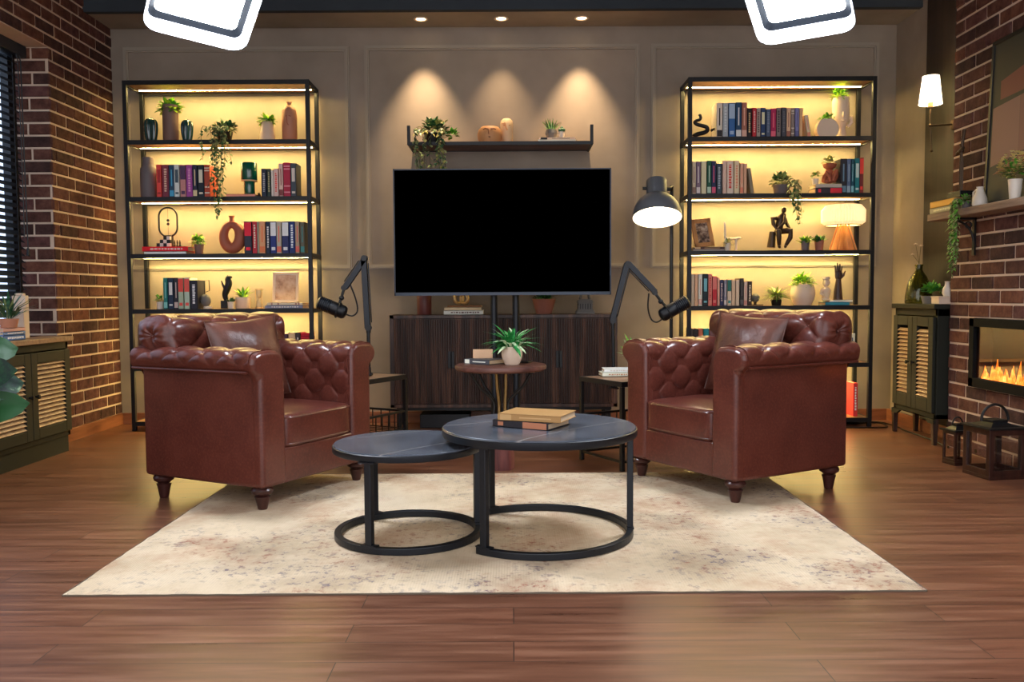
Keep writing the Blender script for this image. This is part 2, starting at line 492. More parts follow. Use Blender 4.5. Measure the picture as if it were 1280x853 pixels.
cd.lathe([(0, 0), (.012, .005), (.008, .05), (0, .055)], 10, 0, Matrix.Translation((.075, WY - 4.4 - .095, -1.33)))
obj('pull_cord', cd, M['dark_plastic'], bl)

# chimney breast
FY0, FY1, FZ0, FZ1 = 3.72, 4.995, .4025, .805      # fireplace opening
br = struct('wall_chimney', MB().box(XBR, XR, Y0, YBR, 0, FZ0).box(XBR, XR, Y0, YBR, FZ1, 3.5).box(XBR, XR, Y0, FY0, FZ0, FZ1).box(XBR, XR, FY1, YBR, FZ0, FZ1), M['mortar'])
bf = MB()
brick_face(bf, (XBR, YBR, 0), (0, -1, 0), (-1, 0, 0), 2.4, 0, 3.3, holes=[(YBR - FY1, YBR - FY0, FZ0, FZ1)], rh=.0805)
brick_face(bf, (XBR + .14, YBR, 0), (-1, 0, 0), (0, 1, 0), .14, 0, 3.3)
obj('brick_facing', bf, M['bricks'], br)
# dark timber panel on the side wall between paint and brick
struct('trim_1', MB().box(XR - .018, XR, YBR + .002, 5.90, 0, 3.5), M['panel_wood'], None, .004)

# soffit and the darker, higher ceiling in front of it
struct('ceiling', MB().box(-3.3, 3.3, 6.05, YB, ZC, ZC + .06), M['ceil'])
struct('ceiling_drop', MB().box(-3.3, 3.3, 6.0, 6.05, ZC - .004, 3.5), M['ceil_dark'])
struct('ceiling_upper', MB().box(-3.3, 3.3, .8, 6.0, 3.44, 3.5), M['ceil_dark'])

# picture-frame mouldings on the back wall
def moulding(name, x0, x1, z0, z1, w=.036):
    mb = MB()
    i = w * .28
    for (q, ya, yb) in ((0, .012, 0), (i, .022, .012)):
        mb.box(x0 + q, x1 - q, YB - ya, YB - yb, z1 - w + q, z1 - q)
        mb.box(x0 + q, x1 - q, YB - ya, YB - yb, z0 + q, z0 + w - q)
        mb.box(x0 + q, x0 + w - q, YB - ya, YB - yb, z0 + w - q, z1 - w + q)
        mb.box(x1 - w + q, x1 - q, YB - ya, YB - yb, z0 + w - q, z1 - w + q)
    struct(name, mb, M['moulding'])
moulding('trim_2', -2.845, -1.185, 1.15, 2.785)
moulding('trim_3', -1.075, .952, 1.15, 2.79)
moulding('trim_4', 1.035, 2.71, 1.15, 2.79)
struct('baseboard_back', MB().box(XL + .008, XR, YB - .014, YB, 0, .085), M['skirting'], None, .003)
struct('baseboard_left', MB().box(XL, XL + .02, 5.2, YB - .014, 0, .085), M['skirting'], None, .003)
struct('baseboard_right', MB().box(XR - .034, XR - .02, YBR + .002, YB - .014, 0, .085), M['skirting'], None, .003)

# downlights in the soffit
M['lens'] = mat('lamp_lens', (255, 240, 220), .3, emit=(255, 226, 180), es=9)
for px, side in ((526, 'nearest the window bookcase'), (626.5, 'in the middle of the row'), (727, 'towards the floor lamp')):
    side = side.replace('nearest', 'closest to').replace('closest to the', 'on the side of the')
    p = at(px, 23, 6.2)
    d = thing('downlight', 'small round recessed downlight in the soffit, ' + side, 'downlight', (p.x, 6.2, ZC), 0, 'row of three downlights')
    obj('trim_ring', MB().lathe([(.036, 0), (.05, -.001), (.052, -.006), (.04, -.008), (.034, -.003)], 24), M['cream'], d)
    obj('lens', MB().lathe([(0, -.003), (.034, -.002), (.034, .002)], 20), M['lens'], d)
    L = bpy.data.lights.new('downlight_beam', 'SPOT'); L.energy = 90 if abs(px - 626) > 5 else 34; L.color = (1, .71, .42); L.spot_size = R(62); L.spot_blend = 1; L.shadow_soft_size = .02
    lo = bpy.data.objects.new('beam', L); C.objects.link(lo); lo.parent = d; lo.location = (0, 0, -.012); lo.rotation_euler = (R(5), 0, 0)

# ------------------------------------------------------------------ rug
RX0, RX1, RY0, RY1, RT = -1.435, 1.315, 2.68, 4.51, .010
rg = MB()
nx, ny = 60, 40
rr = random.Random(3)
vs, fs = [], []
for j in range(ny + 1):
    for i in range(nx + 1):
        x, y = RX0 + (RX1 - RX0) * i / nx, RY0 + (RY1 - RY0) * j / ny
        e = i in (0, nx) or j in (0, ny)
        vs.append((x + (rr.uniform(-.003, .003) if e else 0), y + (rr.uniform(-.003, .003) if e else 0), .0055 if e else RT + rr.uniform(-.0006, .0006)))
for j in range(ny):
    for i in range(nx):
        a = j * (nx + 1) + i
        fs.append((a, a + 1, a + nx + 2, a + nx + 1))
rg.add(vs, fs, 0, True)
rug = thing('rug', 'large cream distressed wool rug under the coffee tables and armchairs', 'rug')
obj('pile', rg, M['rug'], rug)
eb = MB()
for (a, b, c, d) in ((RX0, RX1, RY0 - .004, RY0 + .01), (RX0, RX1, RY1 - .01, RY1 + .004), (RX0 - .004, RX0 + .01, RY0, RY1), (RX1 - .01, RX1 + .004, RY0, RY1)):
    eb.box(a, b, c, d, .0005, .0052)
obj('binding', eb, M['rug_edge'], rug)

# ------------------------------------------------------------------ armchairs
def spline(P, n):
    P = [Vector(p) for p in P]
    out = []
    for i in range(len(P) - 1):
        a, b, c, d = P[max(0, i - 1)], P[i], P[i + 1], P[min(len(P) - 1, i + 2)]
        for k in range(n):
            t = k / n
            out.append(.5 * ((2 * b) + (c - a) * t + (2 * a - 5 * b + 4 * c - d) * t * t + (3 * b - a - 3 * c + d) * t ** 3))
    out.append(P[-1])
    return out
def resample(P, step):
    L = [0]
    for a, b in zip(P, P[1:]): L.append(L[-1] + (b - a).length)
    n = max(4, int(L[-1] / step)); out = []; j = 0
    for i in range(n + 1):
        s = L[-1] * i / n
        while j < len(L) - 2 and L[j + 1] < s: j += 1
        t = (s - L[j]) / max(1e-9, L[j + 1] - L[j])
        out.append(P[j].lerp(P[j + 1], t))
    return out, L[-1]
def tufted(mb, prof, length, place, ds, dl, depth, s_off=0.0, l_off=0.0, s_max=9.0, endr=.03, step=.0065, flip=False, buttons=True, fold=.5, endpad=0.0):
    """a deep-buttoned pad: a 2-d profile swept along a straight length; place(a, b, l) -> xyz"""
    P, S = resample(spline(prof, 8), step)
    nl = int(length / step)
    nrm = []
    for i in range(len(P)):
        t = (P[min(i + 1, len(P) - 1)] - P[max(i - 1, 0)]).normalized()
        nrm.append(Vector((-t.y, t.x)))
    cen = sum(P, Vector((0, 0))) / len(P)
    vs, fs = [], []
    but = []
    for j in range(nl + 1):
        l = length * j / nl
        e = max(0.0, (endr - min(l, length - l)) / endr) if endr else 0
        inset = endr * .8 * (1 - math.sqrt(max(0, 1 - e * e)))
        for i, p in enumerate(P):
            s = S * i / (len(P) - 1)
            a, b = (s - s_off) / ds + (l - l_off) / dl, (s - s_off) / ds - (l - l_off) / dl
            f = (abs(math.sin(PI * a)) * abs(math.sin(PI * b))) ** .28
            # nearest button of the staggered lattice
            best = 9
            a0, b0 = round(a), round(b)
            for da in (-1, 0, 1):
                for db in (-1, 0, 1):
                    sb, lb = s_off + ds * (a0 + da + b0 + db) / 2, l_off + dl * (a0 + da - b0 - db) / 2
                    best = min(best, math.hypot(s - sb, l - lb))
            g = 1 - math.exp(-(best / .03) ** 2)
            h = depth * (fold * f + (1 - fold) * g)
            k = min(1, s / .03) * min(1, (S - s) / .03) * (1 - e)
            if s > s_max: k *= max(0, 1 - (s - s_max) / .03)
            wr = .0026 * math.sin(a * 9 + 3 * math.sin(b * 2)) * math.exp(-(best / .05) ** 2)
            d = (h - depth * .55) * k + wr * k - inset
            q = p + nrm[i] * (d if not flip else -d)
            vs.append(place(q.x, q.y, l))
    n = len(P)
    for j in range(nl):
        for i in range(n - 1):
            A = (j * n + i, j * n + i + 1, (j + 1) * n + i + 1, (j + 1) * n + i)
            fs.append(A)
    b0 = len(mb.v)
    mb.add(vs, fs, 0, True)
    if not endpad:
        mb.f.append(tuple(b0 + i for i in range(n - 1, -1, -1))); mb.m.append(0); mb.sm.append(False)
        mb.f.append(tuple(b0 + nl * n + i for i in range(n))); mb.m.append(0); mb.sm.append(False)
    else:
        # upholstered end, puffed round one button
        K = 12
        for e_, l_ in ((0, 0.0), (1, length)):
            ring0 = [b0 + e_ * nl * n + i for i in range(n)]
            c2 = Vector((.30, .77))
            vs2, fs2 = [], []
            ring_p = []
            for i in range(n):
                e2 = max(0.0, endr - 0.0)
                ring_p.append(P[i] - nrm[i] * (endr * .8))
            for k in range(1, K + 1):
                f = 1 - k / K
                for i in range(n):
                    q = c2 + (ring_p[i] - c2) * f
                    rad = (q - c2).length
                    th = math.atan2(q.y - c2.y, q.x - c2.x)
                    out = endpad * (1 - f ** 3) - endpad * .9 * math.exp(-(rad / .03) ** 2) + .0028 * math.sin(9 * th + 2 * math.sin(2 * th)) * math.exp(-((rad - .045) / .03) ** 2)
                    out *= max(0.0, min(1.0, (q.y - .70) / .05))
                    vs2.append(place(q.x, q.y, l_ + (out if e_ else -out)))
            b1 = len(mb.v)
            mb.add(vs2, [], 0, True)
            prev = ring0
            for k in range(K):
                cur = [b1 + k * n + i for i in range(n)]
                for i in range(n):
                    j = (i + 1) % n
                    fc = (prev[i], prev[j], cur[j], cur[i])
                    mb.f.append(fc if e_ else fc[::-1]); mb.m.append(0); mb.sm.append(True)
                prev = cur
            mb.ball(place(c2.x, c2.y, l_ + (endpad * .18 if e_ else -endpad * .18)), .0095, 10, 6)
    if buttons:
        for i1 in range(-20, 21):
            for j1 in range(-20, 21):
                sb, lb = s_off + ds * (i1 + j1) / 2, l_off + dl * (i1 - j1) / 2
                if .035 < sb < min(S - .035, s_max) and endr < lb < length - endr:
                    i = int(sb / S * (len(P) - 1)); q = P[i] + nrm[i] * (-(depth * .5) if not flip else depth * .5)
                    mb.ball(place(q.x, q.y, lb), .0095, 10, 6)
    return mb

def leg_mb(z0):
    h = .125
    pr = [(0, z0), (.017, z0), (.0185, z0 + .004), (.026, .05), (.031, .068), (.024, .07), (.026, .075), (.04, .085), (.043, .098), (.036, .112), (.03, .116), (.034, .12), (.034, h), (0, h)]
    return MB().lathe([(r_ * 1.14, z_) for r_, z_ in pr], 20)
M['leg_wood'] = wood('leg_wood', (40, 20, 18), (58, 30, 26), (76, 40, 34), (10, 10, 3), .3)

def make_armchair(name, label, loc, rz, rug_legs):
    t = thing(name, label, 'armchair', loc, rz, 'pair of leather armchairs')
    W, D0, D1, AT = .39, -.365, .375, .15
    # body panels
    for s in (-1, 1):
        xs = sorted((s * W, s * (W - AT)))
        xs = [x - s * .0006 for x in xs]
        obj('side_panel', MB().box(xs[0], xs[1], D0 + .015, D1, .112, .635), M['leather'], t, .018, 3)
        # flat scroll-topped front of the arm
        out = [(.235, .112), (.39, .112), (.392, .60), (.41, .612), (.432, .632), (.44, .66), (.434, .685), (.418, .702), (.39, .712), (.33, .716), (.28, .712), (.252, .694), (.238, .66)]
        pl = [(s * x, z) for x, z in out]
        if s < 0: pl.reverse()
        obj('arm_front', MB().prism(pl, D0 - .004, D0 + .06), M['leather'], t, .028, 5)
        prof = [(.243, .38), (.240, .50), (.237, .60), (.243, .668), (.272, .703), (.33, .716), (.39, .712), (.425, .697), (.44, .665), (.43, .632), (.405, .618), (.385, .615)]
        mb = tufted(MB(), prof, .735, (lambda a, b, l, s=s: (s * a, D0 + .02 + l, b)), .165, .17, .024, s_off=.06, l_off=.045, s_max=.515, endr=.0, fold=.72)
        obj('arm_pad', mb, M['leather'], t)
        obj('arm_piping', MB().tube([(s * .437, D0 + .03, .625), (s * .437, D1 + .005, .625)], .006, 8), M['leather'], t)
    obj('back_panel', MB().box(-W + .01, W - .01, .27, D1 + .01, .112, .74), M['leather'], t, .03, 4)
    obj('front_rail', MB().box(-W + AT - .01, W - AT + .01, D0 + .004, D0 + .09, .112, .274), M['leather'], t, .014, 4)
    obj('seat_deck', MB().box(-W + AT, W - AT, D0 + .08, .28, .14, .255), M['leather'], t)
    prof = [(.19, .40), (.195, .50), (.192, .60), (.184, .70), (.182, .79), (.198, .838), (.24, .856), (.30, .86), (.36, .854), (.405, .832), (.42, .785), (.418, .70)]
    mb = tufted(MB(), prof, .76, (lambda a, b, l: (l - .38, a, b)), .20, .235, .03, s_off=.10, l_off=.09, s_max=.66, endr=.022, fold=.75, endpad=.03)
    obj('backrest', mb, M['leather'], t)
    # seat cushion: rounded box with a crowned top
    cu = MB(); cu.ball((0, 0, 0), (.243, .285, .078), 72, 40, 0, .16)
    cu.v = [(x, y - .085, z + .345 + (.022 * (1 - (x / .25) ** 2) * (1 - (y / .27) ** 2) if z > 0 else 0)) for x, y, z in cu.v]
    c = obj('seat_cushion', cu, M['leather'], t)
    for z in (.285, .405):
        pts = []
        for k in range(48):
            a = 2 * PI * k / 48
            pw = lambda x: math.copysign(abs(x) ** .16, x)
            pts.append((.2425 * pw(math.cos(a)), -.085 + .2845 * pw(math.sin(a)), z))
        obj('piping', MB().tube(pts, .0035, 6, 0, True), M['leather'], c)
    for i, (x, y) in enumerate(((-.335, -.31), (.335, -.31), (-.335, .31), (.335, .31))):
        l = obj('leg', leg_mb(RT + .001 if (i < 2 and rug_legs) else .0005), M['leg_wood'], t)
        l.location = (x, y, 0)
    return t
CHL = make_armchair('armchair', 'tufted brown leather armchair on the window side of the rug', (-1.231, 4.189, 0), R(62.7), True)
CHR = make_armchair('armchair', 'tufted brown leather armchair on the fireplace side of the rug', (1.107, 4.274, 0), R(-60), True)

def make_pillow(chair, label, lx, ly, lz, yaw, lean, roll):
    mb = MB(); n = 36; Wp = .205; T = .062
    vs = []; fs = []
    for side in (1, -1):
        b = len(vs)
        for j in range(n + 1):
            for i in range(n + 1):
                u, v = 2 * i / n - 1, 2 * j / n - 1
                th = T * (max(0, 1 - abs(u) ** 2.4) * max(0, 1 - abs(v) ** 2.4)) ** .55
                pin = 1 - .07 * (1 - (u * u) ** .8) * abs(v) ** 3
                pin2 = 1 - .07 * (1 - (v * v) ** .8) * abs(u) ** 3
                wr = .006 * math.sin(5 * u + 3 * v) * math.sin(4 * v - 2 * u) * (1 - abs(u)) ** .5 * (1 - abs(v)) ** .5
                vs.append((Wp * u * pin2, side * (th + wr), Wp * v * pin))
        for j in range(n):
            for i in range(n):
                a = b + j * (n + 1) + i
                q = (a, a + 1, a + n + 2, a + n + 1)
                fs.append(q if side < 0 else q[::-1])
    mb.add(vs, fs, 0, True)
    p = chair.matrix_basis @ Vector((lx, ly, lz))
    t = thing('throw_pillow', label, 'cushion', p, 0, 'leather throw pillows')
    t.rotation_euler = Euler((R(lean), R(roll), chair.rotation_euler.z + R(yaw)), 'XYZ')
    c = obj('cover', mb, M['pillow'], t)
    pts = []
    for (u0, v0), (u1, v1) in (((-1, -1), (1, -1)), ((1, -1), (1, 1)), ((1, 1), (-1, 1)), ((-1, 1), (-1, -1))):
        for k in range(12):
            f = k / 12; u, v = u0 + (u1 - u0) * f, v0 + (v1 - v0) * f
            pts.append((Wp * u * (1 - .07 * (1 - (v * v) ** .8) * abs(u) ** 3), 0, Wp * v * (1 - .07 * (1 - (u * u) ** .8) * abs(v) ** 3)))
    obj('seam', MB().tube(pts, .0035, 6, 0, True), M['pillow'], t)
    return t
make_pillow(CHL, 'dark brown leather pillow leaning in the window-side armchair', -.028, .052, .648, -8, -12, -4)
make_pillow(CHR, 'dark brown leather pillow leaning in the fireplace-side armchair', .028, .052, .648, 8, -12, 4)

# ------------------------------------------------------------------ nesting coffee tables
def ring_mb(R0, w, h, a0=0, a1=360, n=96):
    mb = MB(); full = a1 - a0 >= 360
    N = n if full else int(n * (a1 - a0) / 360)
    vs, fs = [], []
    for k in range(N if full else N + 1):
        a = R(a0 + (a1 - a0) * k / N)
        for r, z in ((R0 - w, 0), (R0, 0), (R0, h), (R0 - w, h)):
            vs.append((r * math.cos(a), r * math.sin(a), z))
    m = len(vs) // 4
    for k in range(N):
        j = (k + 1) % m
        for q in range(4):
            q2 = (q + 1) % 4
            fs.append((k * 4 + q, j * 4 + q, j * 4 + q2, k * 4 + q2))
    if not full: fs += [(0, 1, 2, 3), (4 * N + 3, 4 * N + 2, 4 * N + 1, 4 * N)]
    return mb.add(vs, fs, 0, False)
def coffee_table(label, x, y, Rt, H, th, Rr, ring, posts):
    t = thing('coffee_table', label, 'table', (x, y, RT + .0015), 0, 'nesting coffee tables')
    top = obj('tabletop', MB().lathe([(0, H - th + .012), (Rt - .006, H - th + .012), (Rt, H - th + .016), (Rt, H - .003), (Rt - .003, H), (0, H)], 96), M['marble'], t)
    obj('rim', MB().lathe([(Rt - .02, H - th), (Rt + .002, H - th), (Rt + .004, H - th + .004), (Rt + .004, H - .007), (Rt + .0005, H - .005), (Rt + .0005, H - th + .013), (Rt - .02, H - th + .011)], 96), M['blue_black'], top)
    obj('ring_base', ring_mb(Rr, .026, .026, *ring), M['blue_black'], t, .003)
    for a in posts:
        c, s = math.cos(R(a)), math.sin(R(a))
        q = Vector((c, s, 0)) * (Rr - .013)
        Mx = Matrix.Translation(q) @ Matrix.Rotation(R(a), 4, 'Z')
        p = obj('post', MB().box(-.012, .012, -.014, .014, .026, H - th, 0, Mx), M['blue_black'], t, .003)
        obj('mounting_plate', MB().box(-.02, .02, -.034, .034, H - th - .006, H - th - .0005, 0, Mx), M['blue_black'], p)
        obj('foot_plate', MB().box(-.014, .014, -.032, .032, .0262, .031, 0, Mx), M['blue_black'], p)
    return t
TZ1, TZ2 = .428, .368
coffee_table('larger and taller round dark marble coffee table with an open ring base', .105, 3.345, .378, TZ1, .034, .368, (-131, 127), (-126, -4, 124))
coffee_table('smaller and lower round dark coffee table tucked under the larger one', -.412, 3.335, .287, TZ2, .03, .288, (0, 360), (246, 128, 14))

# ------------------------------------------------------------------ books
def book_parts(t, th, h, d, col, accent, style, r):
    """spine at y = 0, standing; th along x, d along y, h along z"""
    cm = flat(col, .5)
    c = min(.003, th * .15)
    mb = MB()
    mb.box(0, c, 0, d, 0, h); mb.box(th - c, th, 0, d, 0, h)
    mb.prism([(0, 0), (th, 0), (th, h), (0, h)], 0, c)
    obj('cover', mb, cm, t, .0008)
    obj('pages', MB().box(c, th - c, c, d - .004, .004, h - .004), M['page'], t)
    if accent:
        am = flat(accent, .5)
        q = MB()
        w0, w1 = th * .2, th * .8
        e = -.0009
        if style == 0:      # title block and a line
            q.box(w0, w1, e, 0, h * .45, h * .85); q.box(w0, w1, e, 0, h * .1, h * .16)
        elif style == 1:    # running letters as a row of little blocks
            z = h * .18
            while z < h * .86:
                dz = h * r.uniform(.03, .07)
                q.box(th * .32, th * r.uniform(.62, .72), e, 0, z, z + dz); z += dz + h * .022
        elif style == 2:    # bands
            for f in (.12, .3, .8, .88): q.box(th * .06, th * .94, e, 0, h * f, h * (f + .035))
        elif style == 3:    # upper half a second colour
            q.box(th * .05, th * .95, e, 0, h * .55, h * .97); q.box(w0, w1, e, 0, h * .1, h * .2)
        else:               # foot label and thin title
            q.box(th * .08, th * .92, e, 0, h * .04, h * .22); q.box(th * .4, th * .6, e, 0, h * .35, h * .85)
        obj('spine_title', q, am, t)
def book(label, x, y, z, th, h, d, col, accent=None, style=0, rz=0.0, lean=0.0, group=None, name='book'):
    t = thing(name, label, 'book', (x, y, z), rz, group)
    if lean: t.rotation_euler = (0, R(lean), rz)
    book_parts(t, th, h, d, col, accent, style, random.Random(label))
    return t
def flat_book(label, x, y, z, L, th, d, col, accent=None, style=1, rz=0.0, group=None):
    """lying flat, spine towards -y, length L along x centred at x; z is the underside"""
    t = thing('book', label, 'book', (0, 0, 0), 0, group)
    t.rotation_mode = 'XYZ'
    m = Matrix.Translation((x, y, z)) @ Matrix.Rotation(rz, 4, 'Z') @ Matrix.Translation((L / 2, 0, th)) @ Matrix.Rotation(R(-90), 4, 'Y') @ Matrix.Translation((-0, 0, 0))
    # local x (thickness) -> -z after the turn, local z (height) -> -x
    m = Matrix.Translation((x, y, z)) @ Matrix.Rotation(rz, 4, 'Z') @ Matrix(((0, 0, 1, -L / 2), (0, 1, 0, 0), (-1, 0, 0, th), (0, 0, 0, 1)))
    t.matrix_basis = m
    book_parts(t, th, L, d, col, accent, style, random.Random(label))
    return t
ORD = 'first second third fourth fifth sixth seventh eighth ninth tenth eleventh twelfth thirteenth fourteenth fifteenth sixteenth seventeenth eighteenth'.split()

# two books on the large coffee table
zt = RT + .0015 + TZ1
p = at(655, 538, 3.22)
flat_book('black and brown paperback lying under the tan book on the coffee table', .028, 3.262, zt + .001, .245, .026, .185, (34, 32, 36), (150, 98, 72), 3, R(-30), 'books on the coffee table')
flat_book('worn tan hardback lying on top of the pair on the coffee table', .062, 3.25, zt + .028, .258, .026, .19, (142, 108, 66), (164, 132, 88), 4, R(-22), 'books on the coffee table')

M['rod_brass'] = mat('rod_brass', (150, 122, 76), .4, .7)
# ------------------------------------------------------------------ round side table on a stump
RTX, RTY, RTH = -.062, 4.66, .575
t = thing('side_table', 'round walnut side table with bent iron rods on a log stump', 'table', (RTX, RTY, 0))
top = MB().lathe([(0, RTH - .032), (.235, RTH - .032), (.247, RTH - .024), (.25, RTH - .012), (.246, RTH - .002), (.24, RTH), (0, RTH)], 64)
obj('tabletop', top, M['walnut'], t)
st = MB()
for k in range(1): st.lathe([(0, 0), (.07, 0), (.071, .02), (.067, .12), (.066, .23), (.06, .245), (0, .247)], 28)
st.v = [(x * (1 + .05 * math.sin(5 * math.atan2(y, x + 1e-9)) + .03 * math.sin(11 * math.atan2(y, x + 1e-9))), y * (1 + .05 * math.sin(5 * math.atan2(y, x + 1e-9))), z) for x, y, z in st.v]
obj('stump_base', st, M['stump'], t)
for k, (a, ir) in enumerate(((200, .185), (255, .10), (300, .06), (345, .185), (100, .15), (150, .16))):
    c, s = math.cos(R(a)), math.sin(R(a))
    pts = spline([(c * ir, s * ir, RTH - .032), (c * ir * .9, s * ir * .9, RTH - .05), (c * (ir * .55 + .02), s * (ir * .55 + .02), RTH - .12), (c * .045, s * .045, RTH - .2), (c * .042, s * .042, .30), (c * .045, s * .045, .24)], 5)
    obj('rod', MB().tube(pts, .0085, 8), M['rod_brass'] if k in (1, 2) else M['black_metal'], t)
zt = RTH
flat_book('grey and white paperback lying on the round side table', -.195, 4.66, zt + .001, .18, .026, .15, (64, 64, 68), (206, 200, 186), 4, R(-38), 'books on the round side table')
t = thing('book', 'small tan book standing on its edge on the grey paperback', 'book', (-.215, 4.73, zt + .028), R(6), 'books on the round side table')
book_parts2 = MB().box(0, .108, 0, .003, 0, .045).box(0, .108, .03, .033, 0, .045).box(0, .108, 0, .033, .045, .048)
obj('cover', book_parts2, flat((186, 150, 118), .6), t)
obj('pages', MB().box(.002, .106, .003, .03, .001, .045), mat('tan_pages', (196, 138, 96), .8), t)
single('smartphone', MB().box(-.037, .037, -.06, .06, 0, .008), M['dark_plastic'], 'black phone lying behind the potted plant on the round side table', 'phone', (.045, 4.77, zt + .001), R(70), None, .003)

def pot_plant(name, label, x, y, z, pot, potmat, foliage, cat='potted plant', group=None, soil=True):
    """pot is a lathe profile; foliage(mb) fills in leaves in local coordinates"""
    t = thing(name, label, cat, (x, y, z), 0, group)
    obj('pot', MB().lathe(pot, 28), potmat, t)
    mb, mats = MB(), foliage[1]
    foliage[0](mb)
    obj('foliage', mb, mats, t)
    if soil:
        ro = [q for q in pot if q[0] > .001]
        zz = max(q[1] for q in pot)
        rs = min(q[0] for q in pot if q[1] > zz * .8 and q[0] > .001)
        obj('soil', MB().lathe([(0, zz * .86), (rs * .97, zz * .86)], 20), M['soil'], t)
    return t
def cup(r0, r1, h, th=.004):
    """simple tapered pot: base radius, rim radius, height"""
    return [(0, 0), (r0 * .96, 0), (r0, .003), (r1, h), (r1 - th, h), (max(r0 - th, .002), h * .5), (0, h * .5)]
def bulge(rb, rm, rt, h, zm=.5, th=.004):
    out = [(0, 0), (rb, 0)]
    for k in range(1, 9):
        f = k / 8
        rr_ = rb + (rm - rb) * math.sin(min(1, f / zm) * PI / 2) if f <= zm else rt + (rm - rt) * math.cos((f - zm) / (1 - zm) * PI / 2)
        out.append((rr_, h * f))
    return out + [(rt - th, h), (rt - th, h * .7), (rt * .6, h * .55), (0, h * .55)]

def f_arching(n, Lr, W, lift, mis, r, z0, rad=.02, droop=.35):
    def go(mb):
        for k in range(n):
            a = r.uniform(0, 2 * PI); e = r.uniform(*lift)
            mb.leaf((rad * math.cos(a), rad * math.sin(a), z0), (math.cos(a) * math.cos(e), math.sin(a) * math.cos(e), math.sin(e)), r.uniform(*Lr), W * r.uniform(.7, 1.2), r.choice(mis), droop=droop)
    return go
def f_bush(c, rad, n, L, W, mis, r, droop=.25, stems=True):
    def go(mb):
        mb.bush(c, rad, n, L, W, mis, r, droop)
    return go
r1 = random.Random(21)
def fol_center(mb):
    f_arching(46, (.09, .16), .026, (.15, 1.35), (0, 0, 0, 1), r1, .085, .03, .4)(mb)
    mb.bush((0, 0, .12), (.06, .06, .05), 40, .06, .022, (0, 0, 1), r1)
pot_plant('potted_plant', 'leafy variegated green plant in a cream pot on the round side table', .0, 4.62, zt + .001, bulge(.038, .057, .048, .098, .62), M['cream'], (fol_center, [M['leaf_emerald'], M['leaf_pale']]))

# ------------------------------------------------------------------ metal side tables beside the armchairs
def metal_table(label, A, u, v, H, lu=.41, lv=.45):
    """A is the corner, u and v the unit directions of its edges"""
    rz = math.atan2(u[1], u[0])
    flip = u[0] * v[1] - u[1] * v[0] < 0
    t = thing('end_table', label, 'table', (A[0], A[1], 0), rz, 'metal end tables')
    k = -1 if flip else 1
    B = lambda x0, x1, y0, y1, z0, z1: MB().box(x0, x1, min(k * y0, k * y1), max(k * y0, k * y1), z0, z1)
    obj('tabletop', B(.012, lu - .012, .012, lv - .012, H - .018, H), M['top_wood'], t, .002)
    fr = MB()
    for (x0, x1, y0, y1) in ((0, lu, 0, .012), (0, lu, lv - .012, lv), (0, .012, 0, lv), (lu - .012, lu, 0, lv)):
        fr.box(x0, x1, min(k * y0, k * y1), max(k * y0, k * y1), H - .026, H + .002)
    obj('top_frame', fr, M['blue_black'], t, .002)
    for x in (0, lu - .022):
        for y in (0, lv - .022):
            obj('leg', B(x, x + .022, y, y + .022, .0005, H - .026), M['black_metal'], t, .002)
    for z in (.265, .05):
        bk = MB()
        for (x0, x1, y0, y1) in ((.022, lu - .022, .004, .018), (.022, lu - .022, lv - .018, lv - .004), (.004, .018, .022, lv - .022), (lu - .018, lu - .004, .022, lv - .022)):
            bk.box(x0, x1, min(k * y0, k * y1), max(k * y0, k * y1), z - .006, z + .006)
        obj('rail', bk, M['black_metal'], t)
    wr = MB()
    n = 7
    for i in range(1, n):
        for (x, y) in ((lu * i / n, .011), (lu * i / n, lv - .011), (.011, lv * i / n), (lu - .011, lv * i / n)):
            wr.bar((x, k * y, .16), (x, k * y, .262), .0025)
    for i in range(0, n + 1):
        x = .02 + (lu - .04) * i / n
        wr.bar((x, k * .012, .16), (x, k * (lv - .012), .16), .0025)
    for (p, q) in (((.011, .011), (lu - .011, .011)), ((.011, lv - .011), (lu - .011, lv - .011)), ((.011, .011), (.011, lv - .011)), ((lu - .011, .011), (lu - .011, lv - .011))):
        wr.bar((p[0], k * p[1], .16), (q[0], k * q[1], .16), .003)
    obj('wire_shelf', wr, M['black_metal'], t)
    return t
ETH = .482
metal_table('small black metal end table with wire shelf by the window-side armchair', (-.625, 5.09), (-.486, -.874), (-.874, .486), ETH)
metal_table('small black metal end table with wire shelf by the fireplace-side armchair', (.385, 4.905), (.486, -.874), (.874, .486), ETH)
flat_book('white hardback lying lower of two on the fireplace-side end table', .615, 4.87, ETH + .003, .2, .02, .14, (214, 200, 182), (160, 120, 90), 1, R(4), 'books on the end table')
flat_book('pale cream hardback lying upper of two on the fireplace-side end table', .622, 4.885, ETH + .025, .19, .018, .13, (226, 214, 196), (180, 170, 160), 1, R(1), 'books on the end table')
r2 = random.Random(5)
pot_plant('potted_plant', 'green leafy plant on the end table peeking over the armchair arm', .725, 5.06, ETH + .003, cup(.035, .045, .09), M['white'],
          (f_arching(34, (.09, .17), .03, (.5, 1.45), (0, 0, 1), r2, .075, .02, .2), [M['leaf'], M['leaf_pale']]))

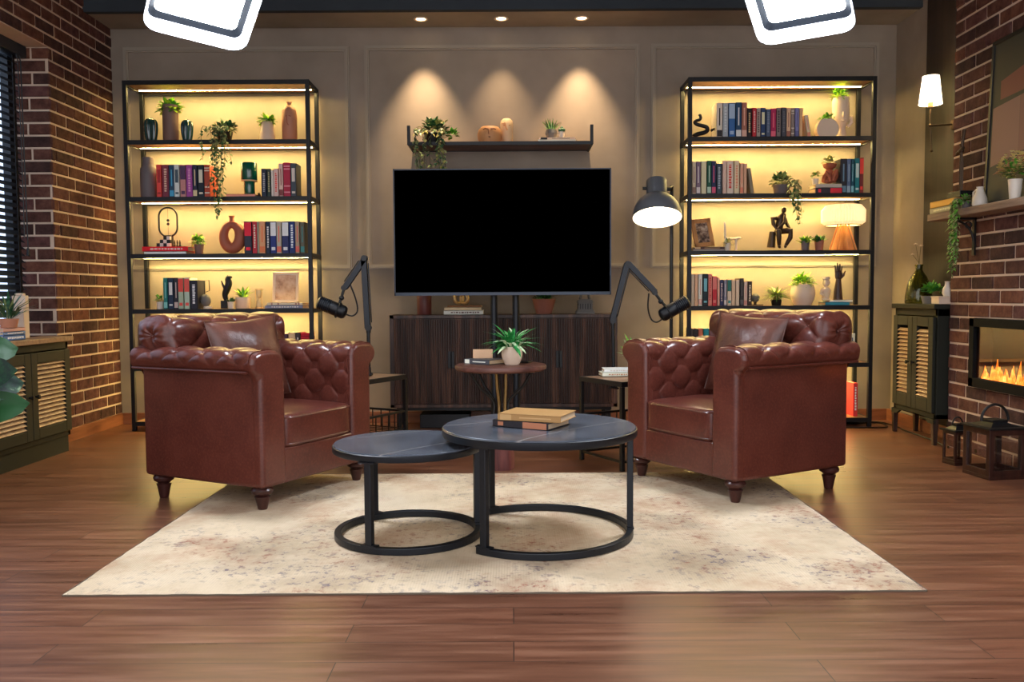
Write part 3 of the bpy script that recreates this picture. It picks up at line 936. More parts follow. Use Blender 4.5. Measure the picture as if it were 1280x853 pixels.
# ------------------------------------------------------------------ microphones on boom arms
def mic_arm(label, Y, P, up, mic, cable, clampz):
    """P: pixels of foot, joint, elbow, wrist; mic: two ends; all in the plane y = Y"""
    foot, joint, elbow, wrist = [at(x, y, Y) for x, y in P]
    foot.z = clampz
    t = thing('boom_arm', label, 'microphone arm', (foot.x, Y, clampz), 0, 'microphone boom arms')
    o = Vector((foot.x, Y, clampz)); L = lambda q: Vector(q) - o
    j, e, w = L(joint), L(elbow), L(wrist)
    cl = MB().box(-.02, .02, -.03, .03, .0006, .012).cyl((0, 0, .01), (0, 0, .05), .016, .013)
    if up:
        cl.box(-.02, .02, .018, .03, -.08, .006).box(-.02, .02, -.028, .03, -.088, -.078)
        cl.cyl((0, -.01, -.082), (0, -.01, -.034), .006).bar((-.03, -.01, -.088), (.03, -.01, -.092), .005)
    obj('clamp', cl, M['dark_plastic'], t, .002)
    obj('post', MB().cyl((0, 0, .04), (j.x, j.y, j.z), .011), M['black_metal'], t)
    hz = MB().cyl(j + Vector((0, -.018, 0)), j + Vector((0, .018, 0)), .018).cyl(j + Vector((0, 0, -.03)), j + Vector((0, 0, .03)), .014)
    obj('hinge', hz, M['dark_plastic'], t)
    for a, b in ((j, e), (e, w)):
        d = (b - a).normalized(); s = d.cross(Vector((0, 1, 0))).normalized()
        arm = MB().tube([a + s * .004, b + s * .004], .0165, 4, sq=True)
        arm.tube([a - s * .02 + d * .03, b - s * .02 - d * .03], .004, 6)
        obj('arm', arm, M['blue_black'], t, .002)
    obj('elbow', MB().cyl(e + Vector((0, -.02, 0)), e + Vector((0, .02, 0)), .017).cyl(w + Vector((0, -.018, 0)), w + Vector((0, .018, 0)), .015), M['dark_plastic'], t)
    m0, m1 = [at(x, y, Y - .01) for x, y in mic]
    top = at(*cable[0], Y); 
    hang = L(m1 * .35 + m0 * .65) if False else L(m0.lerp(m1, .72))
    obj('wrist_joint', MB().tube([w, w.lerp(hang, .5) + Vector((0, 0, .004)), hang + Vector((0, 0, .02))], .009, 8).ball(w.lerp(hang, .45), .016, 12, 8), M['dark_plastic'], t)
    cb = spline([L(at(x, y, Y + .012)) for x, y in cable], 6)
    obj('cable', MB().tube(cb, .0048, 6), M['dark_plastic'], t)
    # the microphone itself
    ax = (m1 - m0); ln = ax.length; ax.normalize()
    mt = thing('microphone', 'black broadcast microphone held on the boom arm by the ' + ('window' if 'window' in label else 'fireplace') + '-side armchair', 'microphone', m0, 0, 'broadcast microphones')
    Mx = ax.to_track_quat('Z', 'Y').to_matrix().to_4x4()
    rm = .040
    b = MB().lathe([(0, ln * .45), (rm * .96, ln * .45), (rm, ln * .5), (rm, ln * .9), (rm * .8, ln * .97), (rm * .4, ln), (0, ln)], 20, 0, Mx)
    obj('body', b, M['dark_plastic'], mt)
    g = [(0, 0), (rm * .7, .002), (rm * 1.02, .012)]
    z = .018
    while z < ln * .45:
        g += [(rm * 1.03, z), (rm * .93, z + .003), (rm * .93, z + .006), (rm * 1.03, z + .008)]; z += .011
    g += [(rm, ln * .455), (0, ln * .455)]
    obj('grille', MB().lathe(g, 20, 0, Mx), M['blue_black'], mt)
    yk = MB()
    yk.tube([Mx @ Vector((rm * 1.1 * math.cos(a), rm * 1.1 * math.sin(a), ln * .72)) for a in [2 * PI * k / 20 for k in range(20)]], .005, 6, 0, True)
    obj('yoke', yk, M['black_metal'], mt)
mic_arm('black jointed boom arm clamped to the window-side end table', 5.0, [(461, 470), (460.5, 410), (455.5, 323), (430, 360)], False, [(397, 377.5), (433, 392)], [(437, 354), (444, 372), (447, 388), (441, 395), (432, 393)], ETH + .0035)
mic_arm('black jointed boom arm clamped to the fireplace-side end table', 5.085, [(767, 470), (766, 401), (784.5, 330), (818.5, 366)], True, [(861, 376), (825, 396)], [(811, 367), (810, 385), (814, 399), (821, 403), (829, 398)], ETH + .0035)
# ------------------------------------------------------------------ sideboard
SX0, SX1, SY0, SY1, SZ0, SZ1 = -.86, .742, 6.0, 6.37, .16, .815
t = thing('sideboard', 'long dark reeded wooden sideboard standing against the back wall under the TV', 'sideboard', ((SX0 + SX1) / 2, SY0, 0))
hw = (SX1 - SX0) / 2
cb = MB().box(-hw, hw, .012, SY1 - SY0, SZ1 - .025, SZ1).box(-hw, hw, .012, SY1 - SY0, SZ0, SZ0 + .025).box(-hw, -hw + .03, .012, SY1 - SY0, SZ0, SZ1).box(hw - .03, hw, .012, SY1 - SY0, SZ0, SZ1).box(-hw, hw, SY1 - SY0 - .02, SY1 - SY0, SZ0, SZ1)
obj('carcass', cb, M['dark_wood'], t, .002)
xs = [-hw + .03, at(564, 450, SY0).x - (SX0 + SX1) / 2, 0.0, at(699, 450, SY0).x - (SX0 + SX1) / 2, hw - .03]
for k in range(4):
    a, b = xs[k] + .002, xs[k + 1] - .002
    d = MB().box(a, b, .012, .022, SZ0 + .028, SZ1 - .028)
    n = int((b - a) / .0165); w = (b - a) / n
    for i in range(n):
        x = a + w * i
        pr = [(x + w * .14, .013), (x + w * .2, .003), (x + w * .5, .0), (x + w * .8, .003), (x + w * .86, .013)]
        vs = [(p, q, zz) for zz in (SZ0 + .03, SZ1 - .03) for p, q in pr]
        d.add(vs, [(m, m + 1, m + 6, m + 5) for m in range(4)] + [(4, 3, 2, 1, 0), (5, 6, 7, 8, 9)], 0, True)
    do = obj('door', d, M['dark_wood'], t)
    hx = b - .022 if k % 2 == 0 else a
    obj('recessed_handle', MB().box(hx, hx + .022, -.001, .0095, .44, .56), M['dark_plastic'], do, .002)
for x in (-hw + .04, -.02, hw - .08):
    for y in (.03, SY1 - SY0 - .06):
        obj('leg', MB().box(x, x + .035, y, y + .035, .0005, SZ0), M['black_metal'], t, .003)
obj('base_rail', MB().box(-hw + .04, hw - .04, .035, .055, SZ0 - .022, SZ0), M['black_metal'], t)
single('subwoofer', MB().box(-.18, .18, -.10, .10, .0, .10), M['dark_plastic'], 'low black box on the floor under the reeded sideboard', 'speaker box', (-.485, 6.2, .0005), 0, None, .006)

# on the sideboard
def px_x(px, py, Y): return at(px, py, Y).x
SB = SZ1 + .001
single('pillar_candle', MB().lathe([(0, 0), (.05, 0), (.052, .004), (.052, .196), (.05, .2), (.044, .196), (0, .19)], 32), mat('burgundy_wax', (104, 52, 46), .4), 'thick burgundy pillar candle on the sideboard under the TV', 'candle', (px_x(530.5, 385, 6.14), 6.14, SB))
fx = px_x(580, 390, 6.12)
flat_book('patterned white book lying lowest of the stack on the sideboard', fx, 6.06, SB, .28, .03, .19, (222, 208, 188), (90, 66, 60), 1, 0, 'books on the sideboard')
flat_book('cream book lying in the middle of the stack on the sideboard', fx - .005, 6.065, SB + .031, .262, .02, .18, (214, 180, 140), None, 0, R(2), 'books on the sideboard')
flat_book('slim brown book lying on top of the stack on the sideboard', fx + .005, 6.07, SB + .052, .24, .013, .17, (120, 78, 40), None, 0, R(-2), 'books on the sideboard')
kn = MB()
for cx_, tl in ((-.02, 35), (.02, -40)):
    Mk = Matrix.Translation((cx_, 0, .048)) @ Matrix.Rotation(R(tl), 4, 'Z')
    kn.tube([Mk @ Vector((.034 * math.cos(2 * PI * k / 32), 0, .034 * math.sin(2 * PI * k / 32))) for k in range(32)], .0115, 10, 0, True)
single('knot_ornament', kn, M['gold'], 'golden knot ornament on top of the book stack on the sideboard', 'ornament', (px_x(577, 376, 6.14), 6.14, SB + .066))
r3 = random.Random(31)
pot_plant('potted_plant', 'terracotta pot with low green leaves on the sideboard under the TV', px_x(680, 380, 6.14), 6.14, SB, cup(.055, .086, .108), M['terra_pot'],
          (f_bush((0, 0, .105), (.085, .075, .04), 120, .042, .024, (0, 0, 1), r3), [M['leaf_dark'], M['leaf']]))
tw = MB()
z = 0
for w, h in ((.064, .018), (.058, .012), (.05, .05), (.056, .008), (.05, .012), (.036, .006)):
    tw.box(-w, w, -w, w, z, z + h - .0005); z += h
for i in range(5):
    for sd in range(4):
        tw.box(-.040 + i * .018, -.032 + i * .018, -.052, -.049, .034, .072, 1, Matrix.Rotation(PI / 2 * sd, 4, 'Z'))
for sd in range(4):
    a = PI / 4 + PI / 2 * sd
    tw.tube([(.048 * math.cos(a), .048 * math.sin(a), z), (.03 * math.cos(a), .03 * math.sin(a), z + .05), (.016 * math.cos(a), .016 * math.sin(a), z + .13)], [.009, .007, .005], 6)
for q, s in ((.045, .034), (.085, .022)): tw.box(-s, s, -s, s, z + q, z + q + .008)
tw.lathe([(.02, z + .13), (.022, z + .14), (.008, z + .15), (.004, z + .19), (0, z + .2)], 10)
single('tower_model', tw, [M['stone'], M['dark_plastic']], 'grey metal tower model standing on the sideboard behind the TV corner', 'ornament', (px_x(731, 380, 6.15), 6.15, SB))

# ------------------------------------------------------------------ television on its floor stand
TY = 5.6
a, b = at(491, 211.5, TY), at(764, 368.5, TY)
tx, tw_, th_ = (a.x + b.x) / 2, b.x - a.x, a.z - b.z
t = thing('television', 'large flat black television switched off on a floor stand', 'TV', (tx, TY, 0))
z0, z1 = b.z, a.z
obj('housing', MB().box(-tw_ / 2, tw_ / 2, .004, .035, z0, z1).box(-tw_ * .3, tw_ * .3, .035, .06, z0 + .1, z1 - .2), M['dark_plastic'], t, .004)
obj('screen', MB().box(-tw_ / 2 + .009, tw_ / 2 - .009, .0005, .0045, z0 + .022, z1 - .009), M['screen'], t)
bz = MB()
M['bezel'] = mat('tv_bezel', (52, 60, 72), .35, .4)
for (x0, x1, q0, q1) in ((-tw_ / 2, tw_ / 2, z0, z0 + .02), (-tw_ / 2, tw_ / 2, z1 - .008, z1), (-tw_ / 2, -tw_ / 2 + .008, z0, z1), (tw_ / 2 - .008, tw_ / 2, z0, z1)):
    bz.box(x0, x1, -.003, .004, q0, q1)
obj('bezel', bz, M['bezel'], t, .001)
for px in (617.5, 645):
    x = px_x(px, 400, TY + .09) - tx
    obj('pole', MB().cyl((x, .09, .02), (x, .09, z0 + .3), .024, None, 20).cyl((x, .09, .42), (x, .09, .45), .03, None, 20), M['blue_black'], t)
obj('bracket', MB().box(-.2, .2, .062, .07, z0 + .15, z0 + .3), M['black_metal'], t)
obj('stand_base', MB().box(-.26, .26, -.12, .26, .0005, .018), M['black_metal'], t, .006)

# ------------------------------------------------------------------ floating shelf over the television
FYf, FYb = 6.10, 6.398
l, rgt = at(511, 177, FYf), at(740, 176, FYf)
fz = 2.03
t = thing('floating_shelf', 'floating wood shelf with black metal edges above the TV', 'shelf', ((l.x + rgt.x) / 2, FYb, fz))
hw = (rgt.x - l.x) / 2
dp = FYb - FYf
obj('board', MB().box(-hw + .008, hw - .008, -dp + .008, -.008, -.012, .0), M['walnut'], t)
fm = MB().box(-hw, hw, -dp, -dp + .008, -.018, .006).box(-hw, hw, -.008, 0, -.016, .004)
for s in (-1, 1):
    fm.box(s * hw - .006, s * hw + .006, -dp, 0, -.022, .006)
obj('edge_frame', fm, M['black_metal'], t)
for s in (-1, 1):
    obj('side_plate', MB().box(s * hw - .012, s * hw + .010, -dp - .001, -dp + .02, -.016, .12), M['black_metal'], t, .001)
FS = fz + .0065
r4 = random.Random(44)
def fol(mb):
    mb.bush((.02, -.01, .10), (.11, .085, .085), 200, .045, .03, (0, 0, 1, 2), r4)
    mb.bush((.14, -.02, .06), (.04, .04, .05), 26, .045, .034, (3,), r4)
    for k in range(13):
        x = r4.choice((-.11, -.09, -.06, .03, .05, .08, .07)) + r4.uniform(-.02, .02)
        mb.vine((x, -.06, .07), r4.uniform(.24, .4), (r4.uniform(-.03, .03), -.135), 22, .036, .024, 4, (0, 1, 1, 2), r4)
pot_plant('trailing_ivy', 'bushy ivy trailing over the end of the floating shelf above the TV', px_x(541, 170, 6.24), 6.235, FS, cup(.05, .065, .08), M['black_metal'],
          (fol, [M['leaf_dark'], M['leaf_grey'], M['leaf_ivory'], M['leaf'], M['stem']]), 'trailing plant')
# two face vases
M['tan_clay'] = mat('tan_clay', (206, 148, 96), .6)
M['cream_clay'] = mat('cream_clay', (228, 196, 152), .6)
x = px_x(613, 165, 6.2)
t = thing('face_vase', 'squat round tan face vase on the floating shelf', 'vase', (x - .004, 6.175, FS), 0, 'face vases')
obj('body', MB().lathe([(0, 0), (.072, 0), (.085, .03), (.088, .06), (.08, .092), (.06, .112), (.03, .118), (.02, .112), (0, .11)], 32), M['tan_clay'], t)
fa = MB().tube([(-.045, -.078, .082), (-.03, -.083, .088), (-.008, -.086, .084), (-.004, -.09, .05)], .005, 6).tube([(.045, -.078, .082), (.03, -.083, .088), (.008, -.086, .084)], .005, 6)
obj('face_relief', fa.ball((0, -.09, .03), (.008, .004, .006), 8, 6), mat('relief_shade', (150, 98, 62), .6), t)
x = px_x(633, 165, 6.25)
t = thing('face_vase', 'tall narrow cream face vase on the floating shelf', 'vase', (x + .002, 6.285, FS), 0, 'face vases')
obj('body', MB().lathe([(0, 0), (.04, 0), (.045, .02), (.046, .1), (.048, .15), (.042, .178), (.026, .192), (0, .194)], 28), M['cream_clay'], t)
obj('face_relief', MB().tube([(-.03, -.038, .152), (-.012, -.046, .156), (-.004, -.049, .12), (.006, -.05, .104)], .0045, 6).ball((.02, -.044, .14), (.007, .004, .004), 8, 6).ball((-.018, -.044, .14), (.007, .004, .004), 8, 6), M['tan_clay'], t)
fx = px_x(696, 170, 6.16)
flat_book('white book lying lower of two on the floating shelf', fx, 6.14, FS, .268, .017, .17, (226, 206, 184), None, 0, 0, 'books on the floating shelf')
flat_book('slim book with black page edge lying upper of two on the floating shelf', fx + .003, 6.145, FS + .018, .255, .016, .16, (214, 180, 156), (40, 40, 40), 4, 0, 'books on the floating shelf')
zz = FS + .035
t = thing('potted_plant', 'green grass tuft in an angular grey pot on the floating shelf books', 'potted plant', (px_x(689, 160, 6.2), 6.2, zz))
hx = [(.044 * math.cos(PI / 3 * k), .044 * math.sin(PI / 3 * k)) for k in range(6)]
ph = MB()
vs = [(x * .65, y * .65, 0) for x, y in hx] + [(x, y, .035) for x, y in hx] + [(x * .8, y * .8, .062) for x, y in hx]
ph.add(vs, [tuple(range(5, -1, -1))] + [(k, (k + 1) % 6, 6 + (k + 1) % 6) for k in range(6)] + [(k, 6 + (k + 1) % 6, 6 + k) for k in range(6)] + [(6 + k, 6 + (k + 1) % 6, 12 + (k + 1) % 6, 12 + k) for k in range(6)] + [tuple(range(12, 18))])
obj('pot', ph, M['stone'], t)
mb = MB(); f_arching(60, (.05, .085), .007, (.7, 1.5), (0, 1), r4, .058, .026, .1)(mb); obj('foliage', mb, [M['leaf'], M['leaf_dark']], t)
t = thing('potted_cactus', 'tiny dark cactus in a white pot on the floating shelf books', 'potted plant', (px_x(702, 160, 6.17), 6.17, zz))
obj('pot', MB().lathe(cup(.018, .025, .04, .003), 20), M['white'], t)
cm = MB()
for (x, y, z, rr_) in ((0, 0, .05, .02), (-.012, -.008, .05, .012), (.013, -.006, .052, .013), (.002, .002, .068, .012)): cm.ball((x, y, z), (rr_, rr_, rr_ * 1.1), 10, 8)
obj('cactus', cm, M['leaf_dark'], t)

# ------------------------------------------------------------------ the two lit bookcases
BYF, BYB = 6.05, 6.352
LX0, LX1, RXA, RXB = -2.708, -1.405, 1.24, 2.556
BTOP = 2.462
ROWS = [2.05, 1.655, 1.256, .866, .459]
BOT = .066
def bookcase(label, x0, x1):
    t = thing('bookcase', label, 'bookcase', ((x0 + x1) / 2, BYF, 0), 0, 'pair of lit open bookcases')
    h = (x1 - x0) / 2; d = BYB - BYF; q = .014
    for x in (-h + q, h - q):
        for y in (q, d - q):
            obj('post', MB().box(x - q, x + q, y - q, y + q, .0005, BTOP), M['black_metal'], t, .002)
    for i, z in enumerate([BTOP - .0] + ROWS + [BOT]):
        s = obj('shelf', MB().box(-h + .004, h - .004, .014, d - .004, z - .02, z), M['shelf_wood'], t)
        e = MB().box(-h, h, 0.0015, .0135, z - .030, z + .0005).box(-h, h, d - .0135, d - .0015, z - .03, z + .0005)
        for x in (-h + .002, h - .018): e.box(x, x + .016, .012, d - .012, z - .03, z + .0005)
        obj('edge_trim', e, M['black_metal'], s)
        if i < 6:
            lb = MB().box(-h + .03, h - .03, .196, .214, z - .0235, z - .0205)
            lb.m = [1] * len(lb.f); lb.m[0] = 0
            obj('light_strip', lb, [M['led'], M['cream']], s)
    return t
bookcase('black metal bookcase lit yellow, standing beside the brick window wall', LX0, LX1)
bookcase('black metal bookcase lit yellow, standing behind the floor lamp', RXA, RXB)

def row_books(zrow, specs, Y, place, land, dflt_d=.165, grp=None, py=None):
    """specs: (px left, px right, px top, colour name, colour, accent, style[, lean])"""
    base = py
    for i, sp in enumerate(specs):
        x0, x1 = px_x(sp[0], base, Y), px_x(sp[1], base, Y)
        htop = at(sp[0], sp[2], Y).z - zrow - .001
        lean = sp[7] if len(sp) > 7 else 0
        lab = '%s book, %s from %s, %s' % (sp[3], ORD[i], land, place)
        book(lab, x0 + .0006, Y + (.006 if i % 3 else 0), zrow + .0015, max(.012, x1 - x0 - .0012), htop, dflt_d, sp[4], sp[5], sp[6], 0, lean, grp)

W_, F_ = 'window bookcase', 'fireplace bookcase'
cream, wht = (212, 184, 156), (218, 204, 186)
# ---- second shelf, window bookcase
Y = 6.10
row_books(ROWS[1], [
    (196, 202.3, 206, 'coral red', (200, 66, 58), (150, 40, 40), 0), (202.5, 211.2, 206, 'maroon', (112, 44, 56), (190, 160, 140), 1), (211.2, 217.8, 206, 'teal and navy', (36, 62, 84), (60, 140, 176), 4),
    (218, 224.8, 206, 'pale grey', (186, 190, 186), (60, 74, 84), 0), (225, 232.4, 206, 'dusty pink', (176, 120, 116), (74, 50, 78), 3), (232.6, 240.8, 206, 'purple', (142, 62, 132), (196, 130, 170), 1),
    (241, 247, 206, 'slim navy', (30, 36, 56), (200, 180, 140), 4), (247, 255, 206, 'black', (26, 34, 44), (196, 190, 170), 0), (255.2, 262.5, 206, 'rust red', (158, 66, 46), (216, 190, 170), 2)],
    Y, 'second shelf, ' + W_, 'the grey vase', .17, 'books beside the grey vase', 244)
row_books(ROWS[1], [
    (327, 333.4, 211, 'navy', (32, 40, 58), (150, 150, 150), 1), (333.6, 338.6, 211, 'dark green', (42, 54, 48), (160, 150, 110), 1), (338.8, 342, 213, 'slim white', (206, 190, 178), None, 0),
    (342.2, 348.4, 211, 'white and red', (214, 170, 160), (192, 64, 56), 1), (348.6, 354, 204.5, 'pale pink', (206, 170, 156), (120, 60, 60), 4), (354.2, 363.4, 203.5, 'crimson', (156, 34, 58), (214, 130, 140), 2), (363.6, 370.5, 204, 'slate', (58, 66, 74), (190, 180, 170), 0)],
    Y, 'second shelf, ' + W_, 'the green mushroom lamp', .15, 'books beside the green lamp', 244)
# ---- third shelf
row_books(ROWS[2], [
    (305.6, 315.2, 277, 'black and red', (42, 44, 56), (200, 30, 52), 3), (315.4, 321.4, 277, 'red lettered', (176, 44, 54), (224, 190, 170), 1), (321.5, 324, 277, 'slim sage', (140, 140, 118), None, 0), (324.1, 332, 277, 'tan', (196, 140, 100), (206, 108, 66), 4),
    (332.3, 337.6, 277, 'dark navy', (30, 40, 60), (200, 196, 190), 1), (337.8, 345.6, 277, 'royal blue and white', (34, 48, 106), (206, 204, 206), 3), (345.8, 352.2, 277, 'grey', (164, 154, 136), (200, 100, 80), 4),
    (352.4, 361, 277, 'navy and white', (38, 44, 86), (206, 200, 200), 3), (361.2, 369, 277, 'deep blue', (26, 44, 96), (196, 210, 220), 1), (369.2, 374.8, 277, 'stone', (150, 132, 108), (190, 90, 80), 4), (375, 381, 277.5, 'olive grey', (84, 80, 66), (60, 120, 116), 4)],
    Y, 'third shelf, ' + W_, 'the ring vase', .155, 'books beside the ring vase', 316)
# ---- fourth shelf
row_books(ROWS[3], [
    (204.6, 210, 347.5, 'teal', (36, 110, 106), (120, 176, 170), 4), (210, 217, 347.5, 'navy', (34, 48, 68), (196, 196, 190), 0), (217.2, 223, 347.5, 'black', (38, 38, 46), (180, 160, 150), 4),
    (223.2, 230, 347.5, 'pale green', (150, 164, 140), (196, 70, 60), 3), (230.2, 237.2, 347.5, 'mint', (160, 176, 156), (200, 80, 70), 3), (237.6, 247, 350.5, 'charcoal', (32, 32, 42), (214, 208, 204), 1)],
    Y, 'fourth shelf, ' + W_, 'the small white pot', .16, 'books beside the small white pot', 386)
# ---- fifth shelf, over the armchair arm
row_books(ROWS[4], [
    (338.5, 343, 417, 'rose', (176, 90, 84), None, 0), (343.2, 348, 416.5, 'red', (176, 60, 52), None, 0), (348.4, 355.5, 416, 'white', (206, 196, 180), None, 0), (355.8, 360.5, 418, 'plum', (70, 46, 60), None, 0),
    (360.8, 369.5, 416, 'cream', (216, 172, 130), (190, 140, 100), 4), (369.8, 375.5, 416, 'black and white', (60, 52, 52), (206, 196, 180), 4), (376.4, 387.5, 416.5, 'thick red', (176, 18, 36), (140, 10, 26), 2)],
    Y, 'low shelf, ' + W_, 'the armchair back', .16, 'books above the window-side armchair', 459)

def place(px0, px1, Y): return (px_x(px0, 240, Y) + px_x(px1, 240, Y)) / 2
S_ = 6.2 / F
def cactus_orn(label, px0, px1, pytop, zr, Y):
    x = place(px0, px1, Y); w = (px1 - px0) * Y / F / 2; h = at(px0, pytop, Y).z - zr
    mb = MB(); n = 44; rings = []
    for k in range(13):
        f = k / 12
        r0 = w * (.62 + .38 * math.sin(min(1, f / .6) * PI / 2)) * (1 if f < .7 else math.sqrt(max(.0, 1 - ((f - .7) / .3) ** 2)))
        rings.append((max(r0, .0), h * f))
    mb.lathe(rings, n)
    mb.v = [(q[0] * (1 + .07 * math.cos(11 * math.atan2(q[1], q[0] + 1e-9))), q[1] * (1 + .07 * math.cos(11 * math.atan2(q[1], q[0] + 1e-9))), q[2]) for q in mb.v]
    single('cactus_ornament', mb, M['cactus'], label, 'ornament', (x, Y, zr + .001), 0, 'glazed cactus ornaments')
Z1, Z2, Z3, Z4, Z5 = ROWS
cactus_orn('larger glossy dark green cactus ornament beside the tall cylinder pot', 183, 199, 147, Z1, 6.18)
cactus_orn('smaller glossy dark green cactus ornament beside the tall cylinder pot', 229, 243, 149, Z1, 6.17)
def shelf_pot(label, px0, px1, pytop, zr, Y, prof, pm, fol_, mats, grp=None, name='potted_plant'):
    x = place(px0, px1, Y); s = Y / F
    return pot_plant(name, label, x, Y, zr + .001, prof((px1 - px0) * s / 2, at((px0 + px1) / 2, pytop, Y).z - zr), pm, (fol_, mats), 'potted plant', grp)
r5 = random.Random(77)
shelf_pot('bright green plant in a tall grey brown cylinder pot on the top shelf', 206, 225, 132, Z1, 6.2, lambda w, h: cup(w * .98, w, h), M['brown_pot'],
          f_bush((0, 0, .24), (.055, .045, .04), 120, .065, .034, (0, 0, 1), r5), [M['leaf_lime'], M['leaf']])
shelf_pot('green plant in a pale tapering pot on the top shelf of the window bookcase', 325.5, 346, 150, Z1, 6.2, lambda w, h: [(0, 0), (w, 0), (w, .006), (w * .62, h * .96), (w * .56, h), (w * .5, h), (w * .5, h * .6), (0, h * .6)], M['cream'],
          f_bush((0, 0, .15), (.045, .04, .03), 100, .05, .024, (0, 1), r5), [M['leaf_lime'], M['leaf']])
x = place(354, 373, 6.2); h = at(360, 128, 6.2).z - Z1
t = thing('bottle_vase', 'pink clay bottle vase with a drawn face on the top shelf', 'vase', (x, 6.2, Z1 + .001))
obj('body', MB().lathe([(0, 0), (.048, 0), (.053, .006), (.053, h * .62), (.05, h * .78), (.035, h * .88), (.016, h * .92), (.015, h * .97), (.02, h), (.012, h), (.01, h * .9), (0, h * .88)], 28), M['pink_clay'], t)
obj('face_relief', MB().tube([(-.018, -.05, h * .62), (-.006, -.054, h * .64), (-.002, -.058, h * .45), (.008, -.056, h * .4)], .003, 6).tube([(.008, -.054, h * .64), (.022, -.049, h * .62)], .003, 6), M['terracotta'], t)
# ivy trailing from the top shelf of the window bookcase
def ivy(mb, r, wid, hgt, drops, mis, stem):
    mb.bush((0, -.01, .09), (wid, .07, hgt), 130, .042, .026, mis, r)
    for x, d, sw in drops:
        mb.vine((x, -.05, .07), d + .05, (sw, -.13), int(d * 100), .036, .022, stem, mis, r)
x = place(264, 302, 6.18)
pot_plant('trailing_ivy', 'dark green ivy trailing from the top shelf of the window bookcase', x, 6.17, Z1 + .001, cup(.045, .058, .075), M['dark_plastic'],
          (lambda mb: ivy(mb, r5, .10, .06, [(-.08, .17, -.03), (-.05, .34, .02), (-.03, .5, .02), (-.01, .44, .03), (0, .56, -.01), (.02, .52, .0), (.03, .4, .02), (.05, .3, -.01), (.07, .2, .02)], (0, 0, 1), 2), [M['leaf_dark'], M['leaf_grey'], M['stem']]), 'trailing plant')
# grey vase on the second shelf
x = place(176.5, 195.5, 6.17); h = at(186, 197, 6.17).z - Z2
single('vase', MB().lathe([(0, 0), (.05, 0), (.055, .01), (.056, h * .5), (.054, h * .72), (.038, h * .80), (.038, h * .83), (.037, h * .99), (.034, h), (.03, h), (.03, h * .8), (0, h * .78)], 30), M['grey_pot'], 'matt dark grey shouldered vase at the end of the second shelf', 'vase', (x, 6.17, Z2 + .001))
# green mushroom lamp on a pink book
bx = place(286, 323, 6.16)
flat_book('thin pink book lying under the green mushroom lamp', bx, 6.09, Z2 + .001, .205, .02, .16, (196, 130, 112), None, 0, 0)
t = thing('mushroom_lamp', 'glossy emerald green mushroom lamp on a pink book', 'lamp', (place(303, 321, 6.16), 6.16, Z2 + .0225))
obj('stem', MB().lathe([(0, 0), (.036, 0), (.038, .004), (.038, .09), (.036, .096), (0, .096)], 32), M['green_glaze'], t)
obj('ring', MB().lathe([(.036, .094), (.054, .096), (.056, .102), (.036, .104)], 32), M['cream_clay'], t)
obj('shade', MB().lathe([(0, .104), (.054, .104), (.056, .108), (.057, .22), (.053, .226), (0, .226)], 36), M['green_glaze'], t)
single('pine_cone', MB().lathe([(0, 0), (.012, .002), (.015, .01), (.01, .02), (.003, .028), (0, .03)], 10), M['bronze'], 'tiny brown cone ornament beside the green mushroom lamp', 'ornament', (px_x(325.2, 240, 6.12), 6.09, Z2 + .001))
# third shelf: red and white books, ring lamp, checker blocks
bx = place(179, 235, 6.13)
flat_book('white book lying under the red book', bx + .0, 6.09, Z3 + .001, .298, .018, .2, (226, 210, 196), None, 0, 0)
flat_book('bright red book lying under the black ring lamp', bx + .003, 6.085, Z3 + .020, .325, .034, .215, (204, 24, 34), (226, 170, 160), 1, 0)
zz = Z3 + .0555
lx = place(196.5, 221.5, 6.2)
t = thing('ring_lamp', 'black oval ring lamp with two hanging balls on the red book', 'lamp', (lx, 6.2, zz))
hz = at(208, 258.5, 6.2).z - zz
rw = .066; cx = hz - .006 - rw; c0 = .075 + rw
pts = [(rw * math.cos(a), 0, cx + rw * math.sin(a)) for a in [PI * k / 16 for k in range(17)]] + [(rw * math.cos(a), 0, c0 + rw * math.sin(a)) for a in [PI + PI * k / 16 for k in range(17)]]
obj('ring', MB().tube(pts, .0065, 8, 0, True), M['black_metal'], t)
obj('base', MB().box(-.027, .027, -.027, .027, 0, .085), M['dark_plastic'], t, .003)
mid = (cx + c0) / 2
obj('ball', MB().ball((0, 0, mid + .013), .0105, 12, 8).ball((0, 0, mid - .013), .0105, 12, 8), M['black_metal'], t)
obj('string', MB().bar((0, 0, mid + .02), (0, 0, cx + rw), .0008).bar((0, 0, mid - .02), (0, 0, c0 - rw), .0008), M['black_metal'], t)
t = thing('checker_block', 'black and white checkered block sculpture in front of the ring lamp', 'ornament', (px_x(195.5, 304, 6.12), 6.12, zz))
cw = .0245
for s_, mm in ((0, M['dark_plastic']), (1, M['white'])):
    mb = MB()
    for (i, j) in ((0, 0), (1, 0), (2, 0), (3, 0), (1, 1), (2, 1), (3, 1), (3, 2)):
        if (i + j) % 2 == s_: mb.box(i * cw, (i + 1) * cw - .0004, 0, cw, j * cw, (j + 1) * cw - .0004)
    obj('dark_squares' if s_ == 0 else 'pale_squares', mb, mm, t)
t = thing('peg_ornament', 'three small brown pegs beside the checkered block', 'ornament', (px_x(216, 304, 6.12), 6.12, zz))
for k in range(3):
    obj('peg', MB().lathe([(0, 0), (.008, 0), (.008, .004), (.004, .012), (.0055, .03), (.002, .046), (0, .048)], 10, 0, Matrix.Translation((.008 + k * .019, .012, 0))), M['bronze'], t)
